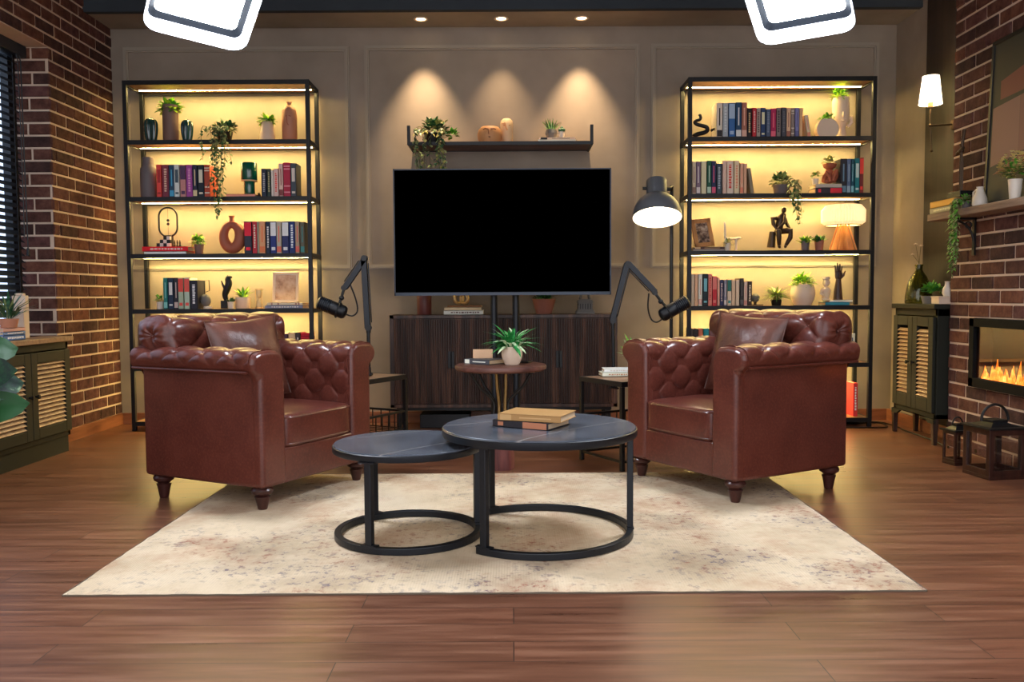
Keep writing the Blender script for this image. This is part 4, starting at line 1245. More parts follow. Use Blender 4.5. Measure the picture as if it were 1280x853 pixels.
shelf_pot('bushy bright green plant in a small brown pot beside the ring vase', 241, 253, 306, Z3, 6.17, lambda w, h: cup(w * .8, w, h), M['brown_pot'],
          f_bush((-.006, 0, .085), (.05, .045, .055), 120, .04, .018, (0, 0, 1), r5), [M['leaf'], M['leaf_lime']])
# donut vase
x = place(273, 304.5, 6.17); h = at(290, 270, 6.17).z - Z3
t = thing('ring_vase', 'terracotta ring vase with an oval hole on the third shelf', 'vase', (x, 6.17, Z3 + .001))
dv = MB(); A, B_ = .06, (h - .035) / 2 - .032
pts, rs = [], []
for k in range(48):
    a = 2 * PI * k / 48 + PI / 2
    pts.append((A * math.cos(a), 0, .0405 + B_ + (B_ - .004) * math.sin(a))); rs.append(.033 + .006 * math.sin(a) * -1 + .006 * max(0, math.cos(a)))
dv.tube(pts, rs, 18, 0, True)
obj('body', dv, M['terracotta'], t)
obj('neck', MB().lathe([(0, h - .055), (.022, h - .055), (.016, h - .025), (.016, h - .012), (.022, h - .003), (.02, h), (.012, h - .002), (.01, h - .03), (0, h - .03)], 20), M['terracotta'], t)
# fourth shelf
shelf_pot('little green plant in a small white pot at the end of the fourth shelf', 192, 201, 377.5, Z4, 6.13, lambda w, h: cup(w * .85, w, h), M['white'],
          f_bush((-.006, 0, .065), (.022, .028, .035), 44, .03, .022, (0, 1, 2), r5), [M['leaf_dark'], M['leaf_ivory'], M['leaf']])
t = thing('bird_sculpture', 'grey round sculpture with a bent wire beside the charcoal book', 'ornament', (place(248.5, 260, 6.17) + .012, 6.17, Z4 + .001))
obj('foot', MB().lathe([(0, 0), (.03, 0), (.03, .015), (.016, .02), (0, .02)], 20), M['white'], t)
obj('body', MB().ball((.0, 0, .062), (.036, .034, .046), 20, 14, 0, 1, Matrix.Rotation(R(-14), 4, 'Y')), M['stone'], t)
obj('wire', MB().tube([(-.02, 0, .1), (-.022, 0, .2), (.012, 0, .205), (.014, 0, .13), (-.012, 0, .12)], .003, 6), M['black_metal'], t)
t = thing('figurine', 'black twisted abstract figurine on a square block', 'ornament', (place(274.5, 281.5, 6.2), 6.2, Z4 + .001))
obj('plinth', MB().box(-.024, .024, -.024, .024, 0, .058), M['dark_plastic'], t, .002)
fg = MB().tube(spline([(.01, 0, .058), (.002, 0, .10), (.016, 0, .14), (.03, 0, .18), (.026, 0, .215), (.036, 0, .235)], 5), [.014 + .012 * math.sin(k / 25 * PI) for k in range(26)], 12)
fg.tube([(.008, -.01, .14), (-.006, -.02, .17), (-.016, -.018, .2)], [.011, .008, .004], 8).tube([(.03, -.012, .15), (.045, -.018, .18), (.044, -.01, .215)], [.011, .01, .006], 8).ball((.034, 0, .226), (.024, .02, .014), 12, 8)
obj('figure', fg, M['dark_plastic'], t)
shelf_pot('small dark succulent in a little white pot beside the black figurine', 281.3, 289.3, 377.5, Z4, 6.11, lambda w, h: cup(w * .8, w, h), M['white'],
          f_arching(22, (.04, .065), .012, (.7, 1.5), (0,), r5, .035, .01, .05), [M['leaf_dark']])
t = shelf_pot('bright green plant in a square cream pot on the fourth shelf', 291.5, 310, 372, Z4, 6.2, lambda w, h: cup(w * .97, w, h), M['cream'],
          f_arching(30, (.05, .1), .022, (.5, 1.5), (0, 0, 1), r5, .075, .014, .3), [M['leaf_lime'], M['leaf']])
t = thing('hourglass', 'small pale hourglass beside the framed picture', 'hourglass', (place(316.5, 326, 6.16), 6.16, Z4 + .001))
hh = .14
obj('cap', MB().lathe([(0, 0), (.026, 0), (.026, .008), (0, .008)], 20).lathe([(0, hh - .008), (.026, hh - .008), (.026, hh), (0, hh)], 20), M['gold'], t)
obj('bulb', MB().lathe([(0, .0085), (.02, .01), (.023, .03), (.015, .055), (.004, hh / 2), (.015, hh - .055), (.023, hh - .03), (.02, hh - .01), (0, hh - .0085)], 20), mat('frosted_glass', (236, 220, 180), .15, 0, .5, trans=.5), t)
obj('post', MB().cyl((.022, -.01, .008), (.022, -.01, hh - .008), .002, None, 6).cyl((-.022, -.01, .008), (-.022, -.01, hh - .008), .002, None, 6).cyl((0, .023, .008), (0, .023, hh - .008), .002, None, 6), M['gold'], t)
bx = place(331, 380, 6.15)
flat_book('blue patterned book lying under the framed picture', bx - .004, 6.085, Z4 + .001, .27, .022, .19, (116, 120, 140), (206, 190, 176), 1, 0)
flat_book('cream book lying directly beneath the framed picture', bx + .002, 6.09, Z4 + .024, .255, .018, .18, (214, 184, 156), (150, 100, 90), 2, R(-2))

def picture_frame(label, x, y, z, w, h, fw, fm, img, lean, rz, mat_w=.0):
    t = thing('picture_frame', label, 'picture frame', (x, y, z))
    t.rotation_euler = (R(-lean), 0, R(rz))
    mb = MB()
    for (a, b, c, d) in ((-w / 2, w / 2, 0, fw), (-w / 2, w / 2, h - fw, h), (-w / 2, -w / 2 + fw, 0, h), (w / 2 - fw, w / 2, 0, h)): mb.box(a, b, 0, .016, c, d)
    obj('frame', mb, fm, t, .002)
    obj('mount', MB().box(-w / 2 + fw, w / 2 - fw, .008, .011, fw, h - fw), M['white'], t)
    obj('picture', MB().box(-w / 2 + fw + mat_w, w / 2 - fw - mat_w, .006, .0085, fw + mat_w, h - fw - mat_w), img, t)
    obj('easel_back', MB().box(-w * .4, w * .4, .0165, .02, .01, h - .01), M['bronze'], t)
    return t
def m_print(name, stops, sc, seed):
    m = mat(name, (200, 180, 160), .6); q = NT(m)
    v = q.coords((1, 1, 1), loc=(seed, seed, 0)); q.col(q.ramp(q.noise(v, sc, 5, .6), stops)); return m
picture_frame('cream framed faded print standing on two books on the fourth shelf', place(338, 371, 6.22), 6.2, Z4 + .0435, .188, .222, .016, M['cream'], m_print('faded_print', [(.4, (214, 186, 160)), (.55, (196, 160, 132)), (.7, (140, 100, 76))], 16, 3), 9, 0, .004)

# ---- fireplace bookcase, top shelf
row_books(Z1, [
    (895.6, 903.2, 128.5, 'white and black', (206, 190, 174), (40, 38, 40), 4), (903.4, 910.6, 128.5, 'pale grey', (150, 158, 162), (180, 186, 186), 1), (911, 919.3, 128.5, 'bright blue', (48, 92, 146), (150, 170, 190), 3), (919.5, 927, 128, 'navy and white', (32, 62, 92), (206, 204, 196), 4),
    (927.2, 934, 128, 'light brown', (152, 98, 80), (206, 160, 140), 4), (934.2, 940, 135, 'black', (36, 30, 34), (206, 170, 120), 1), (940.2, 945.6, 135, 'red', (176, 44, 52), (216, 160, 150), 1), (945.8, 951, 135, 'grey and white', (150, 138, 128), (70, 60, 60), 1),
    (951.2, 957.2, 134.5, 'dark blue', (40, 60, 96), (214, 196, 160), 0), (957.4, 963.2, 136.5, 'slate blue', (68, 82, 104), (110, 120, 136), 1), (963.4, 970.6, 135.5, 'magenta', (156, 36, 76), (206, 90, 110), 4), (970.8, 976.4, 134.5, 'patterned grey', (120, 108, 104), (60, 56, 60), 1),
    (976.6, 983, 134.5, 'charcoal', (66, 66, 74), (96, 96, 100), 1), (983.2, 988.8, 135, 'peach', (214, 164, 132), (150, 96, 80), 4), (989, 993.4, 135, 'mottled', (130, 116, 108), (206, 190, 176), 2), (993.6, 999, 135, 'lavender', (116, 116, 158), (90, 90, 130), 4), (999.2, 1003.8, 135, 'apricot', (218, 160, 116), None, 0)],
    Y, 'top shelf, ' + F_, 'the black snake', .15, 'books beside the black snake ornament', 166)
book('cream book leaning at the end of the row beside the disc planter', px_x(1009.6, 166, Y), Y, Z1 + .001, .026, .155, .13, cream, (196, 130, 110), 4, 0, -9)
# snake
pts = [at(872 + (q[0] - 80) / 10.67, 120 + q[1] / 10.67, 6.16) - at(880, 166, 6.16) for q in ((95, 492), (110, 440), (160, 415), (230, 400), (280, 365), (265, 325), (210, 305), (150, 292), (110, 265), (130, 240), (175, 225), (190, 195), (180, 165))]
pts = [Vector((q.x, 0, max(.018, q.z))) for q in pts]
p0 = at(880, 166, 6.16)
sp_ = spline(pts, 5)
single('snake_ornament', MB().tube(sp_, [.018 - .008 * k / len(sp_) for k in range(len(sp_))], 12).ball(sp_[-1], (.012, .01, .009), 12, 8).tube([(.085, 0, .062), (.11, 0, .075), (.118, 0, .05)], [.011, .008, .004], 8), M['dark_plastic'], 'black rearing snake ornament at the end of the top shelf', 'ornament', (p0.x - .036, 6.16, Z1 + .001))
# disc planter and head planter
x = place(1015.5, 1044, 6.2); h = at(1030, 144.5, 6.2).z - Z1
t = thing('disc_planter', 'round flat cream planter with succulents on the top shelf', 'potted plant', (x - .006, 6.15, Z1 + .001))
dp_ = MB(); ro = .078
prf = [(ro * math.cos(a), ro * .82 + ro * math.sin(a)) for a in [R(-55 + 290 * k / 40 - 0) for k in range(41)]]
prf = [(ro * math.cos(R(a)), ro * .8 + ro * math.sin(R(a))) for a in range(-53, 75, 6)] + [(.018, ro * 1.72), (-.018, ro * 1.72)] + [(-ro * math.cos(R(a)), ro * .8 + ro * math.sin(R(a))) for a in range(74, -54, -6)]
dp_.prism(prf, -.03, .03, 0, None, True)
obj('pot', dp_, M['cream'], t, .006, 3)
mb = MB(); mb.bush((0, 0, ro * 1.75), (.07, .03, .03), 60, .032, .018, (0, 0, 1), r5); obj('foliage', mb, [M['leaf'], M['leaf_lime']], t)
x = place(1041, 1062, 6.2); h = at(1050, 121, 6.2).z - Z1
t = thing('head_planter', 'cream bust shaped planter with bright green top on the top shelf', 'potted plant', (x + .006, 6.245, Z1 + .001))
hp = MB().lathe([(0, 0), (.046, 0), (.042, .03), (.036, .07), (.034, .095), (.04, .115), (.054, .14), (.06, .18), (.06, h - .02), (.055, h), (.048, h), (.046, h - .04), (0, h - .04)], 28)
hp.ball((-.004, -.058, .175), (.009, .014, .022), 10, 8).ball((0, -.05, .135), (.018, .014, .008), 10, 8)
hp.tube([(.05, .0, .15), (.072, -.01, .165), (.078, -.005, .13), (.05, 0, .10)], [.014, .014, .013, .012], 10).tube([(-.05, 0, .12), (-.07, -.01, .10), (-.066, -.01, .075)], [.012, .011, .008], 8)
obj('pot', hp, M['cream'], t)
mb = MB(); mb.bush((-.01, 0, h + .01), (.055, .05, .045), 90, .042, .02, (0, 0, 1), r5); obj('foliage', mb, [M['leaf_lime'], M['leaf']], t)
# ---- second shelf
row_books(Z2, [
    (865, 870, 202.5, 'cream', cream, (140, 110, 96), 4), (870.2, 876, 202, 'mauve', (112, 92, 108), (200, 190, 186), 4), (876.4, 883.4, 201.5, 'buff', (216, 190, 154), None, 0), (883.6, 889.3, 201, 'dark green', (28, 78, 58), (170, 190, 170), 4),
    (889.5, 895.4, 201, 'navy', (40, 44, 74), (196, 80, 110), 4), (895.8, 902.6, 204.5, 'dark teal', (54, 66, 76), (150, 160, 166), 1), (903, 908.3, 201, 'pale pink', (206, 170, 152), None, 0), (908.5, 917.2, 201, 'white with red letters', (210, 182, 164), (190, 64, 52), 1),
    (917.6, 924.6, 200.5, 'ivory', (218, 184, 150), (206, 130, 100), 1), (924.8, 929.4, 204.5, 'blush', (214, 160, 128), (200, 120, 96), 4), (929.6, 933.8, 204.5, 'salmon', (216, 158, 126), None, 0)],
    Y, 'second shelf, ' + F_, 'the bookcase post', .15, 'books at the post end of the second shelf', 240)
book('grey book leaning alone at the end of the second shelf row', px_x(938.4, 240, Y), Y, Z2 + .001, .024, .182, .13, (122, 112, 92), None, 0, 0, -8)
x = place(964, 990, 6.17)
pot_plant('trailing_plant', 'grey green trailing plant hanging over the second shelf above the statue', x, 6.17, Z2 + .001, cup(.05, .062, .07), M['grey_pot'],
          (lambda mb: ivy(mb, r5, .085, .065, [(.02, .16, .02), (.035, .2, .01), (.05, .21, .0), (.06, .24, .005), (.045, .13, .01), (.075, .2, .0), (.01, .1, 0)], (0, 0, 1), 2), [M['leaf_grey'], M['leaf_dark'], M['stem']]), 'trailing plant')
bx = place(1016.5, 1049, 6.14)
flat_book('red and black book lying lower of two under the terracotta figure', bx, 6.085, Z2 + .001, .19, .04, .15, (46, 40, 48), (190, 40, 56), 3, 0)
flat_book('light grey book lying upper of two under the terracotta figure', bx - .001, 6.09, Z2 + .042, .185, .028, .145, (166, 158, 148), None, 0, 0)
zz = Z2 + .0715
x = place(1016.3, 1026, 6.15) - .012
pot_plant('potted_plant', 'tiny yellow green plant in a white pot on the grey book', x, 6.15, zz, cup(.02, .026, .04), M['white'], (f_bush((0, 0, .06), (.028, .028, .026), 46, .028, .014, (0, 1), r5), [M['leaf_ivory'], M['leaf']]))
x = place(1031, 1048, 6.16)
t = thing('figure_planter', 'terracotta seated figure planter holding a leafy bowl', 'potted plant', (x - .02, 6.15, zz + .006))
fp = MB().tube([(-.03, .02, .02), (-.038, -.005, .045), (-.03, -.03, .075), (-.016, -.035, .05), (-.008, -.04, .012)], [.02, .017, .016, .014, .01], 10)
fp.tube([(.035, .02, .02), (.045, -.005, .05), (.034, -.03, .085), (.018, -.036, .055), (.006, -.042, .012)], [.02, .017, .016, .014, .01], 10)
fp.ball((0, .01, .06), (.036, .026, .05), 14, 10).lathe([(0, .098), (.02, .1), (.042, .115), (.048, .138), (.044, .142), (.03, .13), (0, .128)], 20)
fp.ball((0, .012, .02), (.04, .03, .019), 12, 8)
obj('body', fp, M['terracotta'], t)
mb = MB(); mb.bush((-.005, 0, .15), (.045, .04, .035), 60, .036, .016, (0, 1), r5); obj('foliage', mb, [M['leaf_grey'], M['leaf_ivory']], t)
row_books(Z2, [
    (1050, 1058.4, 198.5, 'black', (40, 40, 46), (90, 120, 140), 4), (1058.6, 1063.8, 198.5, 'slate blue', (80, 96, 124), (130, 150, 166), 4), (1064, 1068, 198.5, 'dark teal', (26, 70, 86), (120, 170, 176), 4),
    (1068.2, 1074.4, 198, 'sea green', (30, 104, 110), (170, 190, 186), 0), (1074.6, 1079.8, 197, 'dark red', (110, 44, 44), (200, 60, 50), 3)],
    Y, 'second shelf, ' + F_, 'the seated figure', .16, 'books beside the terracotta figure', 239)
# ---- third shelf
bx = place(864, 904, 6.15)
flat_book('grey book lying lower of two under the wooden picture frame', bx, 6.085, Z3 + .001, .225, .012, .2, (140, 130, 124), None, 0, 0)
flat_book('dark brown book lying upper of two under the wooden picture frame', bx + .003, 6.09, Z3 + .014, .22, .015, .19, (62, 44, 40), (190, 160, 120), 4, 0)
pf = picture_frame('wooden framed photograph of a quayside tilted back on two books', place(868, 894, 6.17), 6.14, Z3 + .036, .15, .205, .03, M['frame_wood'], m_print('quay_print', [(.38, (70, 56, 48)), (.5, (150, 120, 100)), (.62, (214, 196, 172))], 26, 8), 10, 14)
pf.rotation_euler = (R(-12), R(-6), R(12))
x = place(905, 924, 6.2); h = at(908, 278, 6.2).z - Z3
t = thing('chair_ornament', 'white chair shaped ornament on the third shelf', 'ornament', (x, 6.2, Z3 + .001))
an = MB().tube(spline([(-.048, 0, h - .006), (-.045, 0, h * .7), (-.042, 0, h * .5), (-.01, 0, h * .44), (.04, 0, h * .44)], 5), .0085, 8).tube([(.034, 0, h * .45), (.036, 0, h * .2), (.036, 0, 0.003)], .0085, 8).tube([(-.04, 0, h * .46), (-.043, 0, h * .2), (-.043, 0, 0.003)], .0085, 8).ball((.055, 0, h * .46), (.018, .01, .008), 10, 6).ball((-.048, 0, h - .008), (.009, .009, .012), 8, 6)
obj('body', an, M['white'], t)
shelf_pot('tiny dark green plant in a white pot before the chair ornament', 905.5, 914, 304, Z3, 6.12, lambda w, h: cup(w * .85, w, h), M['white'], f_bush((0, 0, .045), (.028, .028, .03), 40, .034, .013, (0, 1), r5), [M['leaf_dark'], M['leaf_ivory']])
# thinker
x = place(963, 990, 6.18); o_ = at(976, 309, 6.18)
T = lambda px, py, dy=0.0: (lambda q: (q.x - o_.x, dy, max(.006, q.z - Z3 - .001)))(at(950 + px / 6.82, 185 + py / 6.82, 6.18))
th = MB()
th.ball(T(203, 530), (.018, .02, .022), 14, 10)
th.tube([T(200, 555), T(180, 600), T(165, 650), T(165, 700)], [.014, .032, .028, .026], 12)
th.tube([T(140, 600), T(108, 600), T(115, 650), T(135, 700, -.03), T(190, 640, -.05), T(200, 570, -.03)], [.017, .017, .014, .012, .011, .009], 10)
th.tube([T(210, 600), T(225, 640), T(235, 690, -.04), T(170, 706, -.05)], [.015, .013, .012, .01], 10)
th.tube([T(160, 710), T(240, 715, -.06), T(235, 770, -.06), T(205, 835, -.04), T(190, 848, -.07)], [.024, .021, .018, .012, .01], 10)
th.tube([T(150, 712), T(135, 720, -.06), T(140, 780, -.06), T(150, 838, -.04), T(140, 850, -.07)], [.024, .021, .017, .012, .01], 10)
th.tube([T(112, 715, .01), T(105, 780, .01), T(98, 850, .01)], [.022, .026, .03], 10)
single('thinker_statue', th, M['bronze'], 'dark bronze statue of a seated thinking figure on the third shelf', 'statue', (o_.x, 6.18, Z3 + .001))
shelf_pot('green leafy plant in a grey pot, beside the terracotta potted one', 1002, 1012.5, 301.5, Z3, 6.15, lambda w, h: cup(w * .85, w, h), M['grey_pot'], f_arching(44, (.055, .085), .02, (.55, 1.5), (0, 0, 1), r5, .04, .012, .2), [M['leaf'], M['leaf_lime']])
shelf_pot('dark green leafy plant in a terracotta pot beside the pleated lamp', 1019.3, 1030.3, 300.5, Z3, 6.13, lambda w, h: cup(w * .85, w, h), M['terra_pot'], f_arching(44, (.05, .08), .019, (.55, 1.45), (0, 0, 1, 2), r5, .045, .014, .2), [M['leaf_dark'], M['leaf'], M['leaf_lime']])
# pleated lamp
x = place(1028, 1081, 6.2)
t = thing('table_lamp', 'lit pleated paper lamp on splayed wooden legs on the third shelf', 'lamp', (x, 6.2, Z3 + .001))
zb, zt_ = at(1054, 282, 6.2).z - Z3, at(1054, 256.5, 6.2).z - Z3
M['shade_lit'] = mat('lit_paper_shade', (250, 235, 200), .7, emit=(255, 216, 150), es=.5)
sh = MB(); n = 96; prf = [(.118, zb), (.146, zb + .022), (.148, zt_ - .04), (.12, zt_ - .004), (.10, zt_)]
vs, fs = [], []
for (r0, z) in prf:
    for k in range(n):
        rr_ = r0 * (1 + (.035 if k % 2 else -.035)); a = 2 * PI * k / n
        vs.append((rr_ * math.cos(a), rr_ * math.sin(a), z))
for q in range(len(prf) - 1):
    for k in range(n): fs.append((q * n + k, q * n + (k + 1) % n, (q + 1) * n + (k + 1) % n, (q + 1) * n + k))
sh.add(vs, fs)
so = obj('lamp_shade', sh, M['shade_lit'], t)
obj('rim', MB().tube([(.122 * math.cos(2 * PI * k / 40), .122 * math.sin(2 * PI * k / 40), zb - .001) for k in range(40)], .003, 6, 0, True), M['bronze'], so)
for k in range(4):
    a = PI / 4 + PI / 2 * k
    c, s = math.cos(a), math.sin(a)
    obj('leg', MB().tube([(.035 * c, .035 * s, zb + .02), (.1 * c, .1 * s, .004)], .006, 8), M['lamp_wood'], t)
co = MB(); vs = []
for (r0, z) in ((.078, .006), (.026, zb)):
    for k in range(48):
        a = 2 * PI * k / 48; rr_ = r0 * (1 + (.05 if k % 2 else -.05)); vs.append((rr_ * math.cos(a), rr_ * math.sin(a), z))
co.add(vs, [(k, (k + 1) % 48, 48 + (k + 1) % 48, 48 + k) for k in range(48)])
obj('pleated_base', co, M['lamp_wood'], t)
L = bpy.data.lights.new('lamp_bulb', 'POINT'); L.energy = 1.2; L.color = (1, .8, .5); L.shadow_soft_size = .04
lo = bpy.data.objects.new('lamp_bulb', L); C.objects.link(lo); lo.parent = t; lo.location = (0, 0, zb - .03)
# ---- fourth shelf
row_books(Z4, [
    (863.8, 868, 343, 'cream', cream, None, 0), (868.2, 872.8, 343, 'tan', (200, 160, 126), None, 0), (873, 878.2, 343, 'white', wht, (190, 150, 136), 4), (878.4, 885, 342.5, 'black', (24, 38, 42), (110, 170, 180), 0), (885.2, 890.4, 343, 'coral', (198, 120, 106), (176, 60, 60), 1),
    (890.6, 896.4, 345.5, 'red', (180, 44, 52), (206, 110, 100), 3), (896.6, 899.7, 347, 'slim pink', (214, 150, 130), None, 0), (899.9, 904.8, 350, 'navy', (40, 44, 74), (180, 160, 150), 1), (905, 908.8, 350, 'grey', (126, 124, 140), (200, 190, 180), 4),
    (909, 914.4, 349.5, 'cream and green', (210, 180, 156), (40, 100, 90), 3), (914.6, 919.4, 350, 'peach', (214, 172, 140), None, 0), (919.6, 924.6, 350, 'beige', (216, 178, 150), None, 0), (924.8, 929.6, 348, 'charcoal', (48, 46, 46), (90, 88, 84), 4),
    (929.8, 934.6, 352.5, 'pale pink', (212, 176, 156), (190, 130, 116), 4), (934.8, 940.2, 352, 'dark brown', (52, 40, 36), (206, 186, 160), 1)],
    Y, 'fourth shelf, ' + F_, 'the post', .15, 'books at the post end of the fourth shelf', 381)
t = thing('ball_ornament', 'small grey ball bookend beside the dark brown book', 'ornament', (px_x(944, 375, 6.2), 6.2, Z4 + .001))
obj('ball', MB().ball((0, 0, .055), .032, 18, 12), M['stone'], t)
obj('base', MB().box(-.03, .05, -.03, .03, 0, .008).cyl((0, 0, .008), (0, 0, .03), .01), M['bronze'], t)
shelf_pot('spiky yellow green grass plant spilling over the fourth shelf edge', 965, 979, 375, Z4, 6.11, lambda w, h: cup(w * .8, w, h), M['black_metal'], f_arching(210, (.085, .125), .009, (.5, 1.5), (0, 0, 1, 2), r5, .035, .015, .7), [M['leaf_ivory'], M['leaf_lime'], M['leaf']])
shelf_pot('lush green plant in a big round cream pot on the fourth shelf', 990, 1020, 356, Z4, 6.19, lambda w, h: bulge(w * .68, w, w * .84, h, .55), M['cream'], f_bush((0, 0, .155), (.085, .075, .05), 190, .055, .02, (0, 0, 1), r5), [M['leaf_lime'], M['leaf']])
bx = place(1030, 1062, 6.16)
flat_book('turquoise book lying under the small bust', bx - .012, 6.085, Z4 + .001, .17, .022, .16, (40, 120, 140), None, 0, 0)
flat_book('white book lying under the wooden hand', bx + .018, 6.095, Z4 + .024, .165, .014, .15, (226, 208, 190), None, 0, 0)
zz = Z4 + .0385
t = thing('bust', 'small cream bust of a figure wearing a flat cap', 'ornament', (place(1028, 1040, 6.17), 6.17, zz))
obj('body', MB().lathe([(0, 0), (.028, 0), (.03, .01), (.022, .02), (.03, .045), (.036, .065), (.03, .082), (.014, .09), (.013, .105), (0, .105)], 20).ball((0, -.004, .125), (.024, .026, .03), 16, 12).ball((.022, -.012, .125), (.008, .006, .01), 8, 6).tube([(-.03, -.01, .07), (-.042, -.02, .045), (-.02, -.03, .03)], [.011, .01, .008], 8), M['cream'], t)
obj('cap', MB().lathe([(0, .168), (.026, .166), (.028, .15), (.024, .146), (0, .146)], 18), M['cream'], t)
t = thing('hand_sculpture', 'upright dark wooden hand sculpture on the white book', 'ornament', (place(1042, 1057, 6.18) + .0, 6.18, zz))
hs = MB().tube([(0, 0, 0), (-.002, 0, .06), (0, 0, .135), (.002, 0, .15)], [.034, .029, .018, .018], 16)
pm = [(.018 * 1.25 * math.cos(2 * PI * k / 16), .009 * math.sin(2 * PI * k / 16)) for k in range(16)]
for k in range(4): pass
hs.ball((.002, 0, .178), (.027, .012, .036), 16, 12, 0, .8)
for (x0, x1, z0_, z1_, r0) in ((-.019, -.026, .195, .246, .0068), (-.0065, -.009, .202, .262, .0072), (.007, .009, .202, .256, .007), (.0195, .025, .196, .238, .0062)):
    hs.tube([(x0, 0, z0_), ((x0 + x1) / 2, -.003, (z0_ + z1_) / 2), (x1, -.001, z1_)], [r0, r0 * .95, r0 * .7], 10).ball((x1, -.001, z1_), r0 * .7, 8, 6)
hs.tube([(.018, -.002, .16), (.036, -.006, .178), (.047, -.006, .205)], [.0095, .008, .0058], 10).ball((.047, -.006, .205), .0058, 8, 6)
obj('hand', hs, M['dark_wood'], t)
# ---- fifth and bottom shelf
row_books(Z5, [
    (862.5, 866.5, 411, 'dark grey', (70, 64, 62), None, 0), (866.8, 872.8, 411.5, 'black', (44, 40, 42), None, 0), (873, 879, 411.5, 'rust', (170, 92, 66), None, 0), (879.3, 887, 411, 'teal', (28, 120, 130), None, 0), (887.2, 892, 411.5, 'cream', cream, None, 0), (892.2, 897.5, 411.5, 'tan', (200, 150, 110), None, 0)],
    Y, 'low shelf, ' + F_, 'the post', .15, 'books on the low shelf behind the pillow', 453)
row_books(Z5, [(1049.5, 1056, 416.5, 'grey', (150, 136, 124), None, 0), (1056.2, 1062, 416.5, 'white', (206, 190, 170), (160, 140, 130), 4), (1062.2, 1069, 417, 'ivory', (214, 196, 172), (70, 70, 90), 4)],
    Y, 'low shelf, ' + F_, 'the armchair back', .15, 'books above the armchair arm roll', 452)
book('red and white striped book standing on the bottom shelf', px_x(1066.5, 522, 6.12), 6.12, BOT + .001, .03, .24, .15, (190, 50, 52), (226, 206, 190), 1)
# ------------------------------------------------------------------ floor lamp
LY = 5.62
t0 = at(839.5, 285, LY)
M['lamp_grey'] = mat('lamp_grey', (100, 104, 110), .36, .1)
M['lamp_inner'] = mat('lamp_inner', (250, 240, 225), .6, emit=(255, 236, 206), es=1.2)
t = thing('floor_lamp', 'dark grey dome floor lamp glowing beside the bookcase', 'lamp', (t0.x, LY, 0))
obj('base', MB().lathe([(0, .0005), (.15, .0005), (.152, .006), (.15, .016), (.03, .024), (0, .024)], 40), M['lamp_grey'], t)
topz = at(843, 236, LY).z
obj('pole', MB().cyl((0, 0, .02), (0.0, 0, topz + .02), .0115, None, 16), M['black_metal'], t)
ctr = at(821.5, 272, LY - .2)
tilt = Matrix.Translation((ctr.x - t0.x, -.2, ctr.z)) @ Matrix.Rotation(R(-20), 4, 'X') @ Matrix.Rotation(R(2), 4, 'Y')
dm = [(r_ * .965, z_ * .965) for r_, z_ in [(.158, -.002), (.16, .0), (.158, .03), (.148, .07), (.125, .112), (.092, .142), (.070, .156), (.068, .165), (.068, .262), (.064, .268), (0, .268)]]
s = obj('lamp_shade', MB().lathe(dm, 48, 0, tilt), M['lamp_grey'], t)
inn = [(r_ * .965, z_ * .965) for r_, z_ in [(.158, -.002), (.154, .002), (.152, .03), (.142, .068), (.12, .106), (.086, .136), (0, .14)]]
obj('inner_reflector', MB().lathe(inn, 48, 0, tilt), M['lamp_inner'], s)
M['bulb'] = mat('lit_bulb', (255, 250, 235), .4, emit=(255, 236, 205), es=16)
obj('bulb', MB().ball((0, 0, .06), (.045, .045, .05), 20, 14, 0, 1, tilt), M['bulb'], s)
obj('bracket', MB().tube([(0, 0, topz - .02), (-.004, -.05, topz + .012), tilt @ Vector((.074, 0, .2))], .007, 8).cyl(tilt @ Vector((.066, 0, .2)), tilt @ Vector((.09, 0, .2)), .012).cyl(tilt @ Vector((-.066, 0, .2)), tilt @ Vector((-.088, 0, .2)), .01), M['black_metal'], t)

